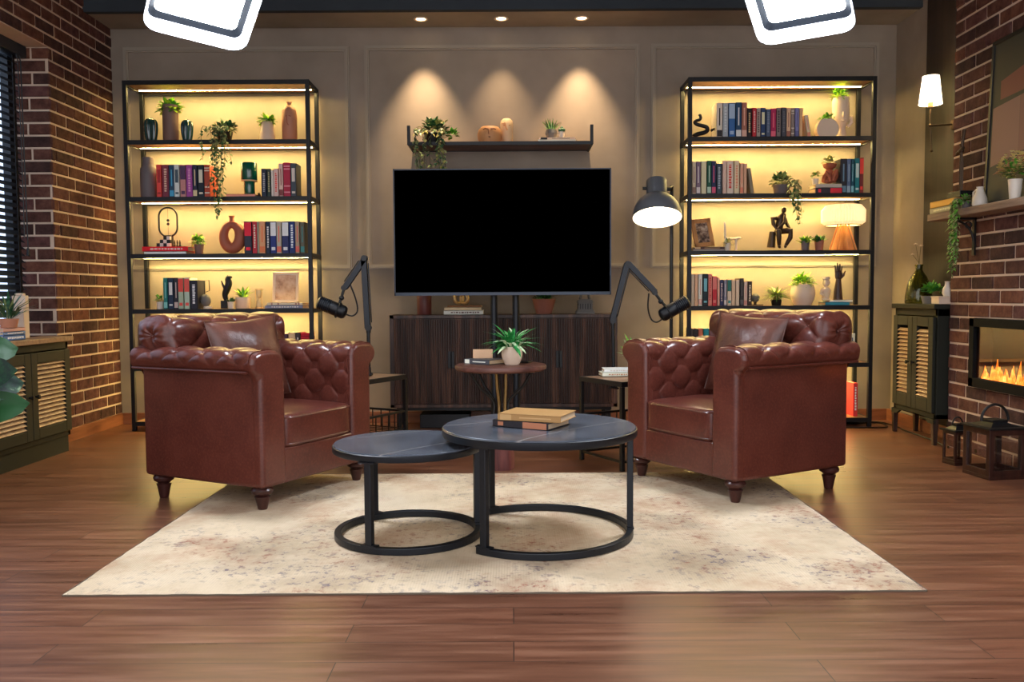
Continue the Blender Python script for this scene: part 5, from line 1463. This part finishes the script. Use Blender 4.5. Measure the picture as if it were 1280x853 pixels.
# ------------------------------------------------------------------ louvred cabinets
def louvre_cabinet(label, x, y, rz, L, D, z0, H, doors, top_over, legs, plinth):
    """front towards local -y, length along x from 0 to L, back at y = D"""
    t = thing('louvred_cabinet', label, 'cabinet', (x, y, 0), rz, 'olive louvred cabinets')
    ca = MB().box(0, L, .02, D, z0, z0 + .03).box(0, .03, .02, D, z0, H - .03).box(L - .03, L, .02, D, z0, H - .03).box(0, L, D - .015, D, z0, H - .03).box(0, L, .02, D, H - .075, H - .03)
    obj('carcass', ca, M['olive'], t, .003)
    obj('top', MB().box(-top_over, L + top_over, -top_over, D, H - .03, H), M['top_wood'] if plinth else M['olive'], t, .004)
    n = doors; gap = .004
    w = (L - .03) / n
    for k in range(n):
        a, b = .015 + k * w + gap / 2, .015 + (k + 1) * w - gap / 2
        c, d = z0 + .035, H - .08
        s = .062
        fr = MB().box(a, a + s, 0, .02, c, d).box(b - s, b, 0, .02, c, d).box(a + s, b - s, 0, .02, d - s, d).box(a + s, b - s, 0, .02, c, c + s * (1.4 if not plinth else 1))
        do = obj('door', fr, M['olive'], t, .003)
        sl = MB(); z = c + s * (1.4 if not plinth else 1) + .006; st = .0255
        while z < d - s - .012:
            sl.box(a + s - .004, b - s + .004, -.013, .013, -.0022, .0022, 0, Matrix.Translation((0, .011, z + .008)) @ Matrix.Rotation(R(42), 4, 'X'))
            z += st
        obj('slat', sl, M['rattan'], do)
        hx = b - .028 if k % 2 == 0 else a + .028
        obj('knob', MB().lathe([(0, 0), (.006, 0), (.006, .012), (.013, .018), (.013, .026), (0, .028)], 14, 0, Matrix.Translation((hx, 0, (c + d) / 2 - .0)) @ Matrix.Rotation(R(90), 4, 'X')), M['dark_plastic'], do)
    if plinth:
        obj('plinth', MB().box(.01, L - .01, .03, D, .0005, z0 - .0005), M['olive'], t)
    else:
        ap = MB()
        ap.prism([(0, z0), (L, z0), (L, z0 - .03), (L - .07, z0 - .03), (L - .13, z0 - .0), (.13, z0 - .0), (.07, z0 - .03), (0, z0 - .03)], .004, .02)
        obj('apron', ap, M['olive'], t)
        for x_ in (0, L - .035):
            for y_ in (.004, D - .04):
                obj('leg', MB().add([(x_ + .006, y_ + .006, .0005), (x_ + .029, y_ + .006, .0005), (x_ + .029, y_ + .029, .0005), (x_ + .006, y_ + .029, .0005), (x_, y_, z0), (x_ + .035, y_, z0), (x_ + .035, y_ + .035, z0), (x_, y_ + .035, z0)],
                                    [(3, 2, 1, 0), (4, 5, 6, 7), (0, 1, 5, 4), (1, 2, 6, 5), (2, 3, 7, 6), (3, 0, 4, 7)]), M['dark_wood'], t)
    return t
# window side: front faces +x ; local x runs along +y... local -y -> +x means rz = 90
CLX, CLY0, CLY1, CLH = -2.735, 3.55, 5.30, .715
louvre_cabinet('long olive louvred cabinet with oak top beneath the brick window', CLX, CLY0, R(90), CLY1 - CLY0, .182, .10, CLH, 4, .012, False, True)
# fireplace side: front faces -x ; rz = -90, local x runs along -y
CRX, CRY0, CRY1, CRH = 2.61, 5.285, 5.87, .880
louvre_cabinet('tall olive louvred cabinet on legs beside the brick chimney', CRX, CRY1, R(-90), CRY1 - CRY0, .188, .165, CRH, 2, .006, True, False)

# on the window-side cabinet
Zc = CLH + .001
x_ = -2.84
def yx(px, py, X):
    """distance at which the photograph's pixel meets the plane x = X"""
    u = (px - 640) * math.cos(ROLL) + (426.5 - py) * math.sin(ROLL)
    v = -(px - 640) * math.sin(ROLL) + (426.5 - py) * math.cos(ROLL)
    return X * (math.cos(PITCH) + v / F * math.sin(PITCH)) * F / u
y0 = yx(22, 405, x_)
single('bookend', MB().box(-.05, .05, -.04, -.004, 0, .175).box(-.04, .04, .0, .035, 0, .25).lathe([(0, .25), (.028, .25), (.028, .262), (0, .264)], 16, 0, Matrix.Translation((0, .017, 0))), M['cream'], 'pale stone column bookend on the oak topped cabinet', 'bookend', (x_ - .03, y0 + .07, Zc), R(0), None, .004)
yb = yx(5, 408, x_)
fb = [((58, 92, 140), (210, 210, 205), .030, 'blue book lying lowest of the stack on the oak topped cabinet'), ((92, 116, 150), (200, 190, 180), .018, 'grey blue book lying second in the stack on the oak topped cabinet'), ((196, 150, 136), None, .02, 'pink book lying on top of the stack on the oak topped cabinet')]
zz = Zc
for col, acc, th, lab in fb:
    flat_book(lab, x_ + .07, yb - .02, zz, .21, th, .145, col, acc, 1, R(90), 'books on the oak topped cabinet')
    zz += th + .001
r6 = random.Random(12)
pot_plant('aloe_plant', 'spiky grey green aloe plant standing on the stacked books', x_ + .045, yb - .03, zz + .0, cup(.04, .052, .05), M['pink_clay'],
          (f_arching(32, (.13, .21), .02, (.35, 1.45), (0, 0, 1), r6, .045, .015, .12), [M['leaf_dark'], M['leaf_grey']]))
# big variegated plant at the frame edge
def big_leaf(mb, p, d, L, W, r, mi=0):
    p, d = Vector(p), Vector(d).normalized()
    side = d.cross(Vector((0, -1, .35))).normalized(); nn = side.cross(d)
    n = 10; vs = []; fs = []
    for i in range(n + 1):
        t_ = i / n; w = W * .5 * max(0.0, 1 - abs(2 * t_ - .95) ** 2.3 / 1.12) ** .6 if 0 < i < n else 0.0
        c = p + d * L * t_ - nn * L * .35 * t_ * t_
        for s_ in (-1, -.5, 0, .5, 1): vs.append(c + side * w * s_ + nn * w * .35 * abs(s_) + nn * .006 * math.sin(9 * t_ + s_ * 3))
    for i in range(n):
        for k in range(4): fs.append((i * 5 + k, i * 5 + k + 1, (i + 1) * 5 + k + 1, (i + 1) * 5 + k))
    mb.add(vs, fs, mi, True)
def m_varieg():
    m = mat('variegated_leaf', (30, 90, 50), .55, 0, .25); q = NT(m)
    v = q.coords((1, 1, 1)); w = q.noise(v, 18, 4, .7)
    q.col(q.ramp(w, [(.45, (8, 32, 24)), (.58, (18, 60, 34)), (.68, (120, 146, 108))])); return m
M['varieg'] = m_varieg()
PX, PY = -2.30, 3.40
t = thing('rubber_plant', 'big variegated broad leaved plant in front of the louvred cabinet', 'potted plant', (PX, PY, 0))
obj('pot', MB().lathe([(0, .0005), (.10, .0005), (.105, .01), (.13, .26), (.118, .26), (.11, .2), (0, .2)], 32), M['grey_pot'], t)
sm, lf, lg = MB(), MB(), MB()
for k, (a, z, L_, W_2, dy) in enumerate(((30, .70, .24, .15, 0), (-12, .60, .26, .17, 0), (22, .55, .25, .16, 0), (5, .46, .27, .15, 0), (95, .42, .2, .15, 0), (130, .62, .2, .14, 0), (200, .6, .18, .13, 0), (290, .55, .2, .14, 0), (-20, .45, .2, .14, 0), (65, .36, .2, .13, 0))):
    c, s_ = math.cos(R(a)), math.sin(R(a))
    sm.tube(spline([(0, 0, .2), (.02 * c, .02 * s_, z * .7), (.05 * c, .05 * s_, z)], 4), .004, 6)
    big_leaf(lf if k % 3 else lg, (.05 * c, .05 * s_, z), (c, s_, .35), L_, W_2, r6)
obj('stem', sm, M['stem'], t); obj('variegated_foliage', lf, M['varieg'], t); obj('dark_foliage', lg, mat('deep_green_leaf', (18, 66, 24), .5, 0, .3), t)
obj('soil', MB().lathe([(0, .22), (.112, .22)], 24), M['soil'], t)

# on the fireplace-side cabinet
Zc = CRH + .001
X_ = 2.70
yb = yx(1148, 378, X_)
t = thing('demijohn', 'big green glass bottle on the cabinet beside the chimney', 'vase', (X_, yb, Zc))
prf = [(0, 0), (.082, 0), (.085, .01), (.084, .05), (.072, .12), (.05, .175), (.03, .205), (.022, .222), (.022, .246), (.026, .249), (.026, .258), (.019, .258)]
obj('bottle', MB().lathe(prf + [(.019, .222), (.027, .203), (.046, .172), (.068, .118), (.080, .05), (.078, .008), (0, .006)], 36), M['green_glass'], t)
sp = thing('dried_stems', 'dry seed head stems standing in the green glass bottle', 'dried flowers', (X_, yb, Zc + .02))
st, hd = MB(), MB()
for (x, y, z) in ((.0, -.02, .36), (.0, .055, .375), (.01, .12, .31)):
    st.tube(spline([(0, 0, .0), (0, 0, .12), (0, 0, .235), (x * .45, y * .45, .24 + (z - .24) * .5), (x, y, z)], 5), .0016, 5)
    for k in range(9):
        a = 2 * PI * k / 9; hd.leaf((x, y, z), (math.cos(a), math.sin(a), .25), .018, .008)
    hd.ball((x, y, z + .002), .006, 8, 6)
obj('stem', st, M['stem'], sp); obj('seed_head', hd, M['cream'], sp)
r7 = random.Random(9)
yb2 = yx(1170, 372, X_ - .02)
t = pot_plant('potted_plant', 'round leaved bright green plant in a pale dish beside the green bottle', X_ - .02, yb2 + .06, Zc, [(0, 0), (.05, 0), (.06, .05), (.056, .05), (.05, .03), (0, .03)], M['stone'],
              (lambda mb: mb.bush((0, 0, .085), (.07, .07, .045), 90, .035, .034, (0, 0, 1), r7, .05), [M['leaf'], M['leaf_emerald']]))
t = thing('ceramic_dish', 'pale ceramic box dish at the chimney end of the louvred cabinet', 'dish', (X_ - .0, yb2 - .09, Zc))
obj('dish', MB().box(-.07, .07, -.05, .05, 0, .04).box(-.074, .074, -.054, .054, .04, .048), M['cream'], t, .004)
single('jug', MB().lathe([(0, 0), (.022, 0), (.03, .02), (.028, .045), (.016, .065), (.014, .085), (.018, .092), (.013, .09), (0, .06)], 20).tube([(.016, 0, .08), (.036, 0, .074), (.036, 0, .045), (.027, 0, .035)], .004, 6), M['white'], 'small white jug standing on the pale ceramic dish', 'jug', (X_, yb2 - .1, Zc + .049), R(80))

# ------------------------------------------------------------------ mantel shelf
MZ, MX = 1.428, 2.545
t = thing('mantel_shelf', 'thick grey brown wooden mantel shelf fixed to the brick chimney', 'shelf', (XBR, 5.27, MZ))
obj('board', MB().box(MX - XBR, -.0105, -2.2, 0, -.042, 0), M['mantel_wood'], t, .004)
for y in (-.28, -1.5):
    bk = MB().box(-.022, -.0105, y - .012, y + .012, -.26, -.043).box(-.135, -.0105, y - .012, y + .012, -.054, -.043)
    arc = [(-.016, y, -.22), (-.022, y, -.16), (-.05, y, -.10), (-.10, y, -.065), (-.125, y, -.056)]
    bk.tube(spline(arc, 4), .007, 8)
    bk.tube([(-.05 + .018 * math.cos(a), y, -.085 + .018 * math.sin(a)) for a in [2 * PI * k / 14 for k in range(14)]], .004, 6, 0, True)
    obj('bracket', bk, M['black_metal'], t)
MS = MZ + .001
xm = 2.60
yA, yB = yx(1164, 255, 2.56), yx(1193, 250, 2.56)
bl_ = abs(yA - yB)
flat_book('patterned grey green book lying lower of two on the mantel shelf', 2.552, (yA + yB) / 2, MS, bl_, .032, .115, (150, 142, 112), (206, 196, 150), 1, R(-90), 'books on the mantel shelf')
flat_book('mustard yellow book lying upper of two on the mantel shelf', 2.553, (yA + yB) / 2 - .005, MS + .033, bl_ * 1.03, .038, .115, (204, 150, 60), None, 0, R(-90), 'books on the mantel shelf')
ys = yx(1201, 235, 2.6)
t = thing('tall_sculpture', 'tall thin dark wooden figure on a black block on the mantel books', 'ornament', (2.61, ys + .02, MS + .072))
obj('plinth', MB().box(-.04, .04, -.07, .07, 0, .035), M['dark_plastic'], t, .003)
obj('figure', MB().tube(spline([(0, 0, .035), (.0, .006, .14), (0, .0, .26), (0, -.012, .33), (0, -.03, .39)], 5), .0085, 8).tube([(0, -.012, .035), (0, -.016, .2), (0, .012, .31)], .006, 8).tube([(0, .05, .262), (0, -.02, .285)], .01, 8).ball((0, .005, .27), (.016, .02, .014), 10, 8), M['bronze'], t)
yj = yx(1214, 250, 2.59)
single('pitcher', MB().lathe([(0, 0), (.036, 0), (.04, .01), (.036, .04), (.022, .075), (.016, .095), (.02, .104), (.014, .102), (.012, .08), (0, .06)], 24).tube([(.016, 0, .098), (.06, 0, .08), (.06, 0, .04), (.036, 0, .015)], .005, 8), M['white'], 'white ceramic pitcher on the mantel beside the large artwork', 'pitcher', (2.585, yj - .10, MS), R(95))
yv = yx(1199, 262, 2.545)
pot_plant('trailing_plant', 'green trailing plant hanging down from the mantel shelf', 2.582, yv + .0, MS, cup(.022, .028, .035), M['grey_pot'],
          (lambda mb: [mb.bush((0, 0, .045), (.028, .034, .025), 40, .03, .016, (0, 1), r7)] + [mb.vine((-.02, r7.uniform(-.045, .045), .035), r7.uniform(.26, .42), (-.046, 0), 34, .028, .012, 2, (0, 0, 1), r7, True) for k in range(11)], [M['leaf'], M['leaf_grey'], M['stem']]), 'trailing plant')
yf = yx(1276, 225, 2.61)
def f_flower(mb):
    mb.bush((-.01, 0, .13), (.04, .10, .08), 120, .034, .02, (0, 0, 1), r7)
    for k in range(110):
        a, z = r7.uniform(0, 2 * PI), r7.uniform(-.2, 1); q = math.sqrt(1 - z * z)
        c = Vector((-.012 + .05 * q * math.cos(a), .105 * q * math.sin(a), .145 + .095 * z))
        for j in range(5): mb.leaf(c, (math.cos(j * 1.257), math.sin(j * 1.257), .3 + z), .014, .012, 2)
pot_plant('flowering_plant', 'cream flowering plant in a white pot on the mantel before the artwork', 2.582, yf, MS, cup(.026, .034, .10), M['white'], (f_flower, [M['leaf'], M['leaf_ivory'], M['petal']]))
# artwork leaning on the chimney
ya = yx(1240, 55, 2.66)
AH, AL = .90, 1.15
t = thing('framed_artwork', 'large dark framed abstract artwork leaning on the mantel shelf', 'picture', (2.628, ya, MS))
t.rotation_euler = (0, R(2.2), 0)
fr = MB()
for (a, b, c, d) in ((-AL, 0, 0, .022), (-AL, 0, AH - .022, AH), (-.022, 0, 0, AH), (-AL, -AL + .022, 0, AH)): fr.box(0, .024, a, b, c, d)
obj('frame', fr, M['dark_plastic'], t, .002)
obj('canvas', MB().box(.006, .014, -AL + .022, -.022, .022, AH - .022), mat('art_ground', (62, 61, 52), .6), t)
ap = MB()
def tri(mb, pts, mi): mb.add([(.0052, y, z) for y, z in pts], [tuple(range(len(pts)))], mi)
tri(ap, [(-.045, .21), (-.04, .53), (-.29, .55), (-.30, .25)], 0)
tri(ap, [(-.301, .25), (-.291, .55), (-.75, .60), (-.76, .32)], 1)
tri(ap, [(-.105, .565), (-.10, .665), (-.62, .76), (-.62, .60), (-.29, .572)], 2)
tri(ap, [(-.07, .165), (-.5, .30), (-.52, .21)], 3)
obj('painted_shapes', ap, [mat('art_pink', (150, 112, 100), .6), mat('art_dusk', (140, 98, 88), .6), mat('art_red', (130, 76, 66), .6), mat('art_rose', (158, 104, 84), .6)], t)

# ------------------------------------------------------------------ wall sconce
sy = yx(1189, 150, 2.80)
t = thing('wall_sconce', 'lit wall sconce with a white fabric shade on the dark timber panel', 'lamp', (XR - .019, sy, 2.02))
so_ = at(1165, 113, sy)
sx, sz = so_.x - (XR - .019), so_.z - 2.02
sx = -.155
obj('backplate', MB().lathe([(0, 0), (.034, 0), (.036, .004), (.03, .014), (0, .018)], 24, 0, Matrix.Rotation(R(-90), 4, 'Y')), M['brass'], t)
obj('arm', MB().tube([(-.015, 0, 0), (sx + .01, 0, -.006)], .006, 8).tube([(sx, 0, sz - .1), (sx, 0, 0), (sx + .012, 0, -.16)], .006, 8).ball((sx, 0, -.006), .012, 10, 8).ball((sx + .012, 0, -.165), .01, 10, 8), M['brass'], t)
M['sconce_lit'] = mat('lit_fabric', (255, 246, 230), .8, emit=(255, 232, 200), es=2.6)
s = obj('lamp_shade', MB().lathe([(.068, sz - .088), (.07, sz - .088), (.05, sz + .088), (.048, sz + .088)], 36, 0, Matrix.Translation((sx, 0, 0))), M['sconce_lit'], t)
obj('socket', MB().lathe([(0, sz - .11), (.016, sz - .11), (.016, sz - .06), (0, sz - .06)], 16, 0, Matrix.Translation((sx, 0, 0))), M['brass'], t)
L = bpy.data.lights.new('sconce_bulb', 'POINT'); L.energy = 4; L.color = (1, .78, .52); L.shadow_soft_size = .02
lo = bpy.data.objects.new('sconce_bulb', L); C.objects.link(lo); lo.parent = t; lo.location = (sx, 0, sz)

# ------------------------------------------------------------------ fireplace
t = thing('electric_fireplace', 'black framed electric fireplace glowing in the brick chimney', 'fireplace', (XBR, (FY0 + FY1) / 2, FZ0))
hl, hh = (FY1 - FY0) / 2, FZ1 - FZ0
g = .002
fr = MB()
for (a, b, c, d) in ((-hl + g, hl - g, g, .055), (-hl + g, hl - g, hh - .05, hh - g), (-hl + g, -hl + .05, g, hh - g), (hl - .05, hl - g, g, hh - g)): fr.box(-.032, .004, a, b, c, d)
obj('frame', fr, mat('fire_frame', (10, 11, 12), .75, 0, .15), t, .002)
M['firebox'] = mat('firebox', (58, 48, 34), .5)
obj('firebox', MB().box(.088, .092, -hl + .04, hl - .04, .03, hh - .03).box(.004, .09, -hl + .03, -hl + .04, .03, hh - .03).box(.004, .09, hl - .04, hl - .03, .03, hh - .03).box(.004, .09, -hl + .03, hl - .03, .02, .03).box(.004, .09, -hl + .03, hl - .03, hh - .03, hh - .02), M['firebox'], t)
def m_flame():
    m = mat('flame', (255, 140, 40), .6); q = NT(m)
    v = q.coords((1, 1, 1)); f = q.noise(v, 26, 3, .6)
    q.l(q.ramp(f, [(.35, (214, 60, 10)), (.52, (255, 130, 30)), (.7, (255, 206, 110))]), q.b.inputs['Emission Color'])
    q.b.inputs['Emission Strength'].default_value = 1.1
    return m
M['flame'] = m_flame()
fl = MB(); r8 = random.Random(4)
for k in range(110):
    y = r8.uniform(-hl + .05, hl - .05); x = r8.uniform(.02, .075); h_ = r8.uniform(.04, .10) * (1 if r8.random() < .8 else 1.5); w = r8.uniform(.008, .022)
    s_ = r8.uniform(-.02, .02)
    fl.tube([(x, y, .031), (x, y + s_ * .3, .031 + h_ * .4), (x, y + s_, .031 + h_)], [w * .6, w * .7, .001], 6)
obj('flame', fl, M['flame'], t)
M['ember'] = mat('ember_bed', (90, 30, 10), .8, emit=(255, 110, 20), es=.8)
lg_ = MB()
for k in range(60):
    y = r8.uniform(-hl + .05, hl - .05); lg_.ball((r8.uniform(.02, .08), y, .036), (r8.uniform(.008, .014), r8.uniform(.01, .02), r8.uniform(.006, .012)), 7, 5)
obj('ember_bed', lg_, M['ember'], t)
obj('glass_pane', MB().box(-.012, -.009, -hl + .05, hl - .05, .055, hh - .05), M['glass'], t)

# ------------------------------------------------------------------ lanterns
def lantern(label, x, y, rz, w, h, handle):
    t = thing('lantern', label, 'lantern', (x, y, .0005), rz, 'wooden lanterns on the floor')
    q = w / 2; p = .018 * w / .2
    fr = MB().box(-q, q, -q, q, 0, .018)
    for sx_ in (-1, 1):
        for sy_ in (-1, 1):
            fr.box(min(sx_ * q, sx_ * (q - p * 1.5)), max(sx_ * q, sx_ * (q - p * 1.5)), min(sy_ * q, sy_ * (q - p * 1.5)), max(sy_ * q, sy_ * (q - p * 1.5)), .018, h)
    for z0_, z1_ in ((.018, .018 + p * 1.6), (h - p * 1.6, h)):
        for s_ in (-1, 1):
            fr.box(-q + p, q - p, min(s_ * q, s_ * (q - p)), max(s_ * q, s_ * (q - p)), z0_, z1_)
            fr.box(min(s_ * q, s_ * (q - p)), max(s_ * q, s_ * (q - p)), -q + p, q - p, z0_, z1_)
    obj('frame', fr, M['lantern_wood'], t, .002)
    gl = MB()
    for s_ in (-1, 1):
        gl.box(-q + p * 1.5, q - p * 1.5, s_ * (q - p * .6) - .001, s_ * (q - p * .6) + .001, .018 + p * 1.6, h - p * 1.6)
        gl.box(s_ * (q - p * .6) - .001, s_ * (q - p * .6) + .001, -q + p * 1.5, q - p * 1.5, .018 + p * 1.6, h - p * 1.6)
    obj('glass_pane', gl, M['glass'], t)
    rf = MB().box(-q - .012, q + .012, -q - .012, q + .012, h, h + .01).add([(-q * .8, -q * .8, h + .01), (q * .8, -q * .8, h + .01), (q * .8, q * .8, h + .01), (-q * .8, q * .8, h + .01), (-q * .35, -q * .35, h + .03), (q * .35, -q * .35, h + .03), (q * .35, q * .35, h + .03), (-q * .35, q * .35, h + .03)], [(0, 1, 5, 4), (1, 2, 6, 5), (2, 3, 7, 6), (3, 0, 4, 7)])
    rf.box(-q * .42, q * .42, -q * .42, q * .42, h + .028, h + .042)
    obj('roof', rf, M['black_metal'], t, .002)
    obj('handle', MB().tube([(q * .5 * math.cos(a) * handle, 0, h + .035 + q * .8 * math.sin(a)) for a in [PI * k / 14 for k in range(15)]], .006 * w / .2 + .001, 8), M['black_metal'], t)
    obj('latch', MB().box(-q - .004, -q, -.006, .006, h * .48, h * .56), M['brass'], t)
    return t
lantern('larger dark wooden lantern with glass sides on the floor by the fireplace', 2.495, 4.40, R(8), .205, .255, 1.5)
lantern('smaller dark wooden lantern on the floor beside the larger one', 2.468, 4.715, R(10), .105, .185, 1.2)

# cables on the floor under the fireplace bookcase
cb = MB()
cb.tube(spline([(2.25, 6.2, .006), (2.5, 6.2, .006), (2.66, 6.22, .006), (2.68, 6.1, .006), (2.62, 5.99, .006), (2.45, 5.985, .006), (2.25, 6.01, .006)], 8), .005, 6)
cb.tube(spline([(2.3, 6.25, .006), (2.5, 6.23, .006), (2.69, 6.24, .006), (2.72, 6.0, .006), (2.70, 5.86, .006), (2.70, 5.6, .006), (2.69, 5.38, .006), (2.665, 5.25, .006)], 8), .005, 6)
single('power_cable', cb, M['dark_plastic'], 'black cables lying on the floor between the lit bookcase and cabinet', 'cable')

# ------------------------------------------------------------------ studio softboxes
M['softbox_lit'] = mat('softbox_diffuser', (255, 255, 255), .8, emit=(235, 243, 255), es=SOFT)
M['softbox_lip'] = mat('softbox_white_lip', (240, 244, 250), .7)
M['softbox_black'] = mat('softbox_black', (6, 9, 14), .7, 0, .1)
def softbox(label, pos, rot, w, h):
    t = thing('softbox', label, 'studio light', pos, 0, 'pair of overhead softboxes')
    t.rotation_euler = rot.to_euler()
    # local: front is -z
    a, b = w / 2, h / 2
    obj('diffuser', MB().box(-a, a, -b, b, -.004, 0), M['softbox_lit'], t)
    def rrect(x, y, r, n=5):
        out = []
        for cx_, cy_, a0 in ((x - r, y - r, 0), (-x + r, y - r, 90), (-x + r, -y + r, 180), (x - r, -y + r, 270)):
            for k in range(n + 1): out.append((cx_ + r * math.cos(R(a0 + 90 * k / n)), cy_ + r * math.sin(R(a0 + 90 * k / n))))
        return out
    def loft(rings, mi=0):
        mb = MB(); n = len(rings[0][0]); vs = []
        for ring, z in rings: vs += [(x, y, z) for x, y in ring]
        fs = [(k + i * n, (k + 1) % n + i * n, (k + 1) % n + (i + 1) * n, k + (i + 1) * n) for i in range(len(rings) - 1) for k in range(n)]
        return mb.add(vs, fs, mi, False)
    obj('inner_band', loft([(rrect(a - .005, b - .005, .03), -.006), (rrect(a + .022, b + .022, .04), -.03)]), M['softbox_black'], t)
    obj('white_lip', loft([(rrect(a + .022, b + .022, .04), -.03), (rrect(a + .042, b + .042, .07), -.10)]), M['softbox_lip'], t)
    obj('outer_shell', loft([(rrect(a + .045, b + .045, .07), -.10), (rrect(a + .03, b + .03, .05), .0), (rrect(a * .45, b * .45, .03), .3), (rrect(.05, .05, .02), .36)]), M['softbox_black'], t)
    obj('lamp_head', MB().cyl((0, 0, .35), (0, 0, .6), .06, None, 20).cyl((0, 0, .45), (0, 0, .46), .075, None, 20), M['black_metal'], t)
    return t
def hang(t):
    m = t.matrix_basis
    p = m @ Vector((0, 0, .52))
    loc = m.inverted() @ Vector((p.x, p.y, 3.44))
    obj('ceiling_rod', MB().tube([(0, 0, .52), loc], .012, 8), M['black_metal'], t)
for lab, corner, face, edge, side, w, h in SOFTBOXES:
    zax = -Vector(face).normalized()
    yax = (Vector(edge) - zax * zax.dot(Vector(edge))).normalized()
    xax = yax.cross(zax)
    inner = xax if xax.x * side > 0 else -xax
    pos = Vector(corner) + inner * w / 2 + yax * h / 2
    hang(softbox(lab, pos, Matrix((xax, yax, zax)).transposed(), w, h))

# ------------------------------------------------------------------ daylight, ambience and camera
wd = bpy.data.worlds.new('room_air'); SC.world = wd; wd.use_nodes = True
bg = wd.node_tree.nodes['Background']; bg.inputs['Color'].default_value = lin((226, 226, 232)); bg.inputs['Strength'].default_value = WORLD

cam = bpy.data.cameras.new('camera'); cam.sensor_width = 36; cam.lens = F * 36 / 1280; cam.clip_start = .05
co = bpy.data.objects.new('camera', cam); C.objects.link(co)
c, s = math.cos(ROLL), math.sin(ROLL)
rt, up, fw = Vector((1, 0, 0)), Vector((0, math.sin(PITCH), math.cos(PITCH))), Vector((0, math.cos(PITCH), -math.sin(PITCH)))
r_, u_ = rt * c - up * s, rt * s + up * c
m = Matrix((r_, u_, -fw)).transposed().to_4x4(); m.translation = (0, 0, HC)
co.matrix_world = m
SC.camera = co
vs_ = SC.view_settings
SC.display_settings.display_device = 'sRGB'
vs_.view_transform = 'Standard'; vs_.look = 'None'; vs_.gamma = 1; vs_.exposure = EXPO; vs_.use_curve_mapping = False
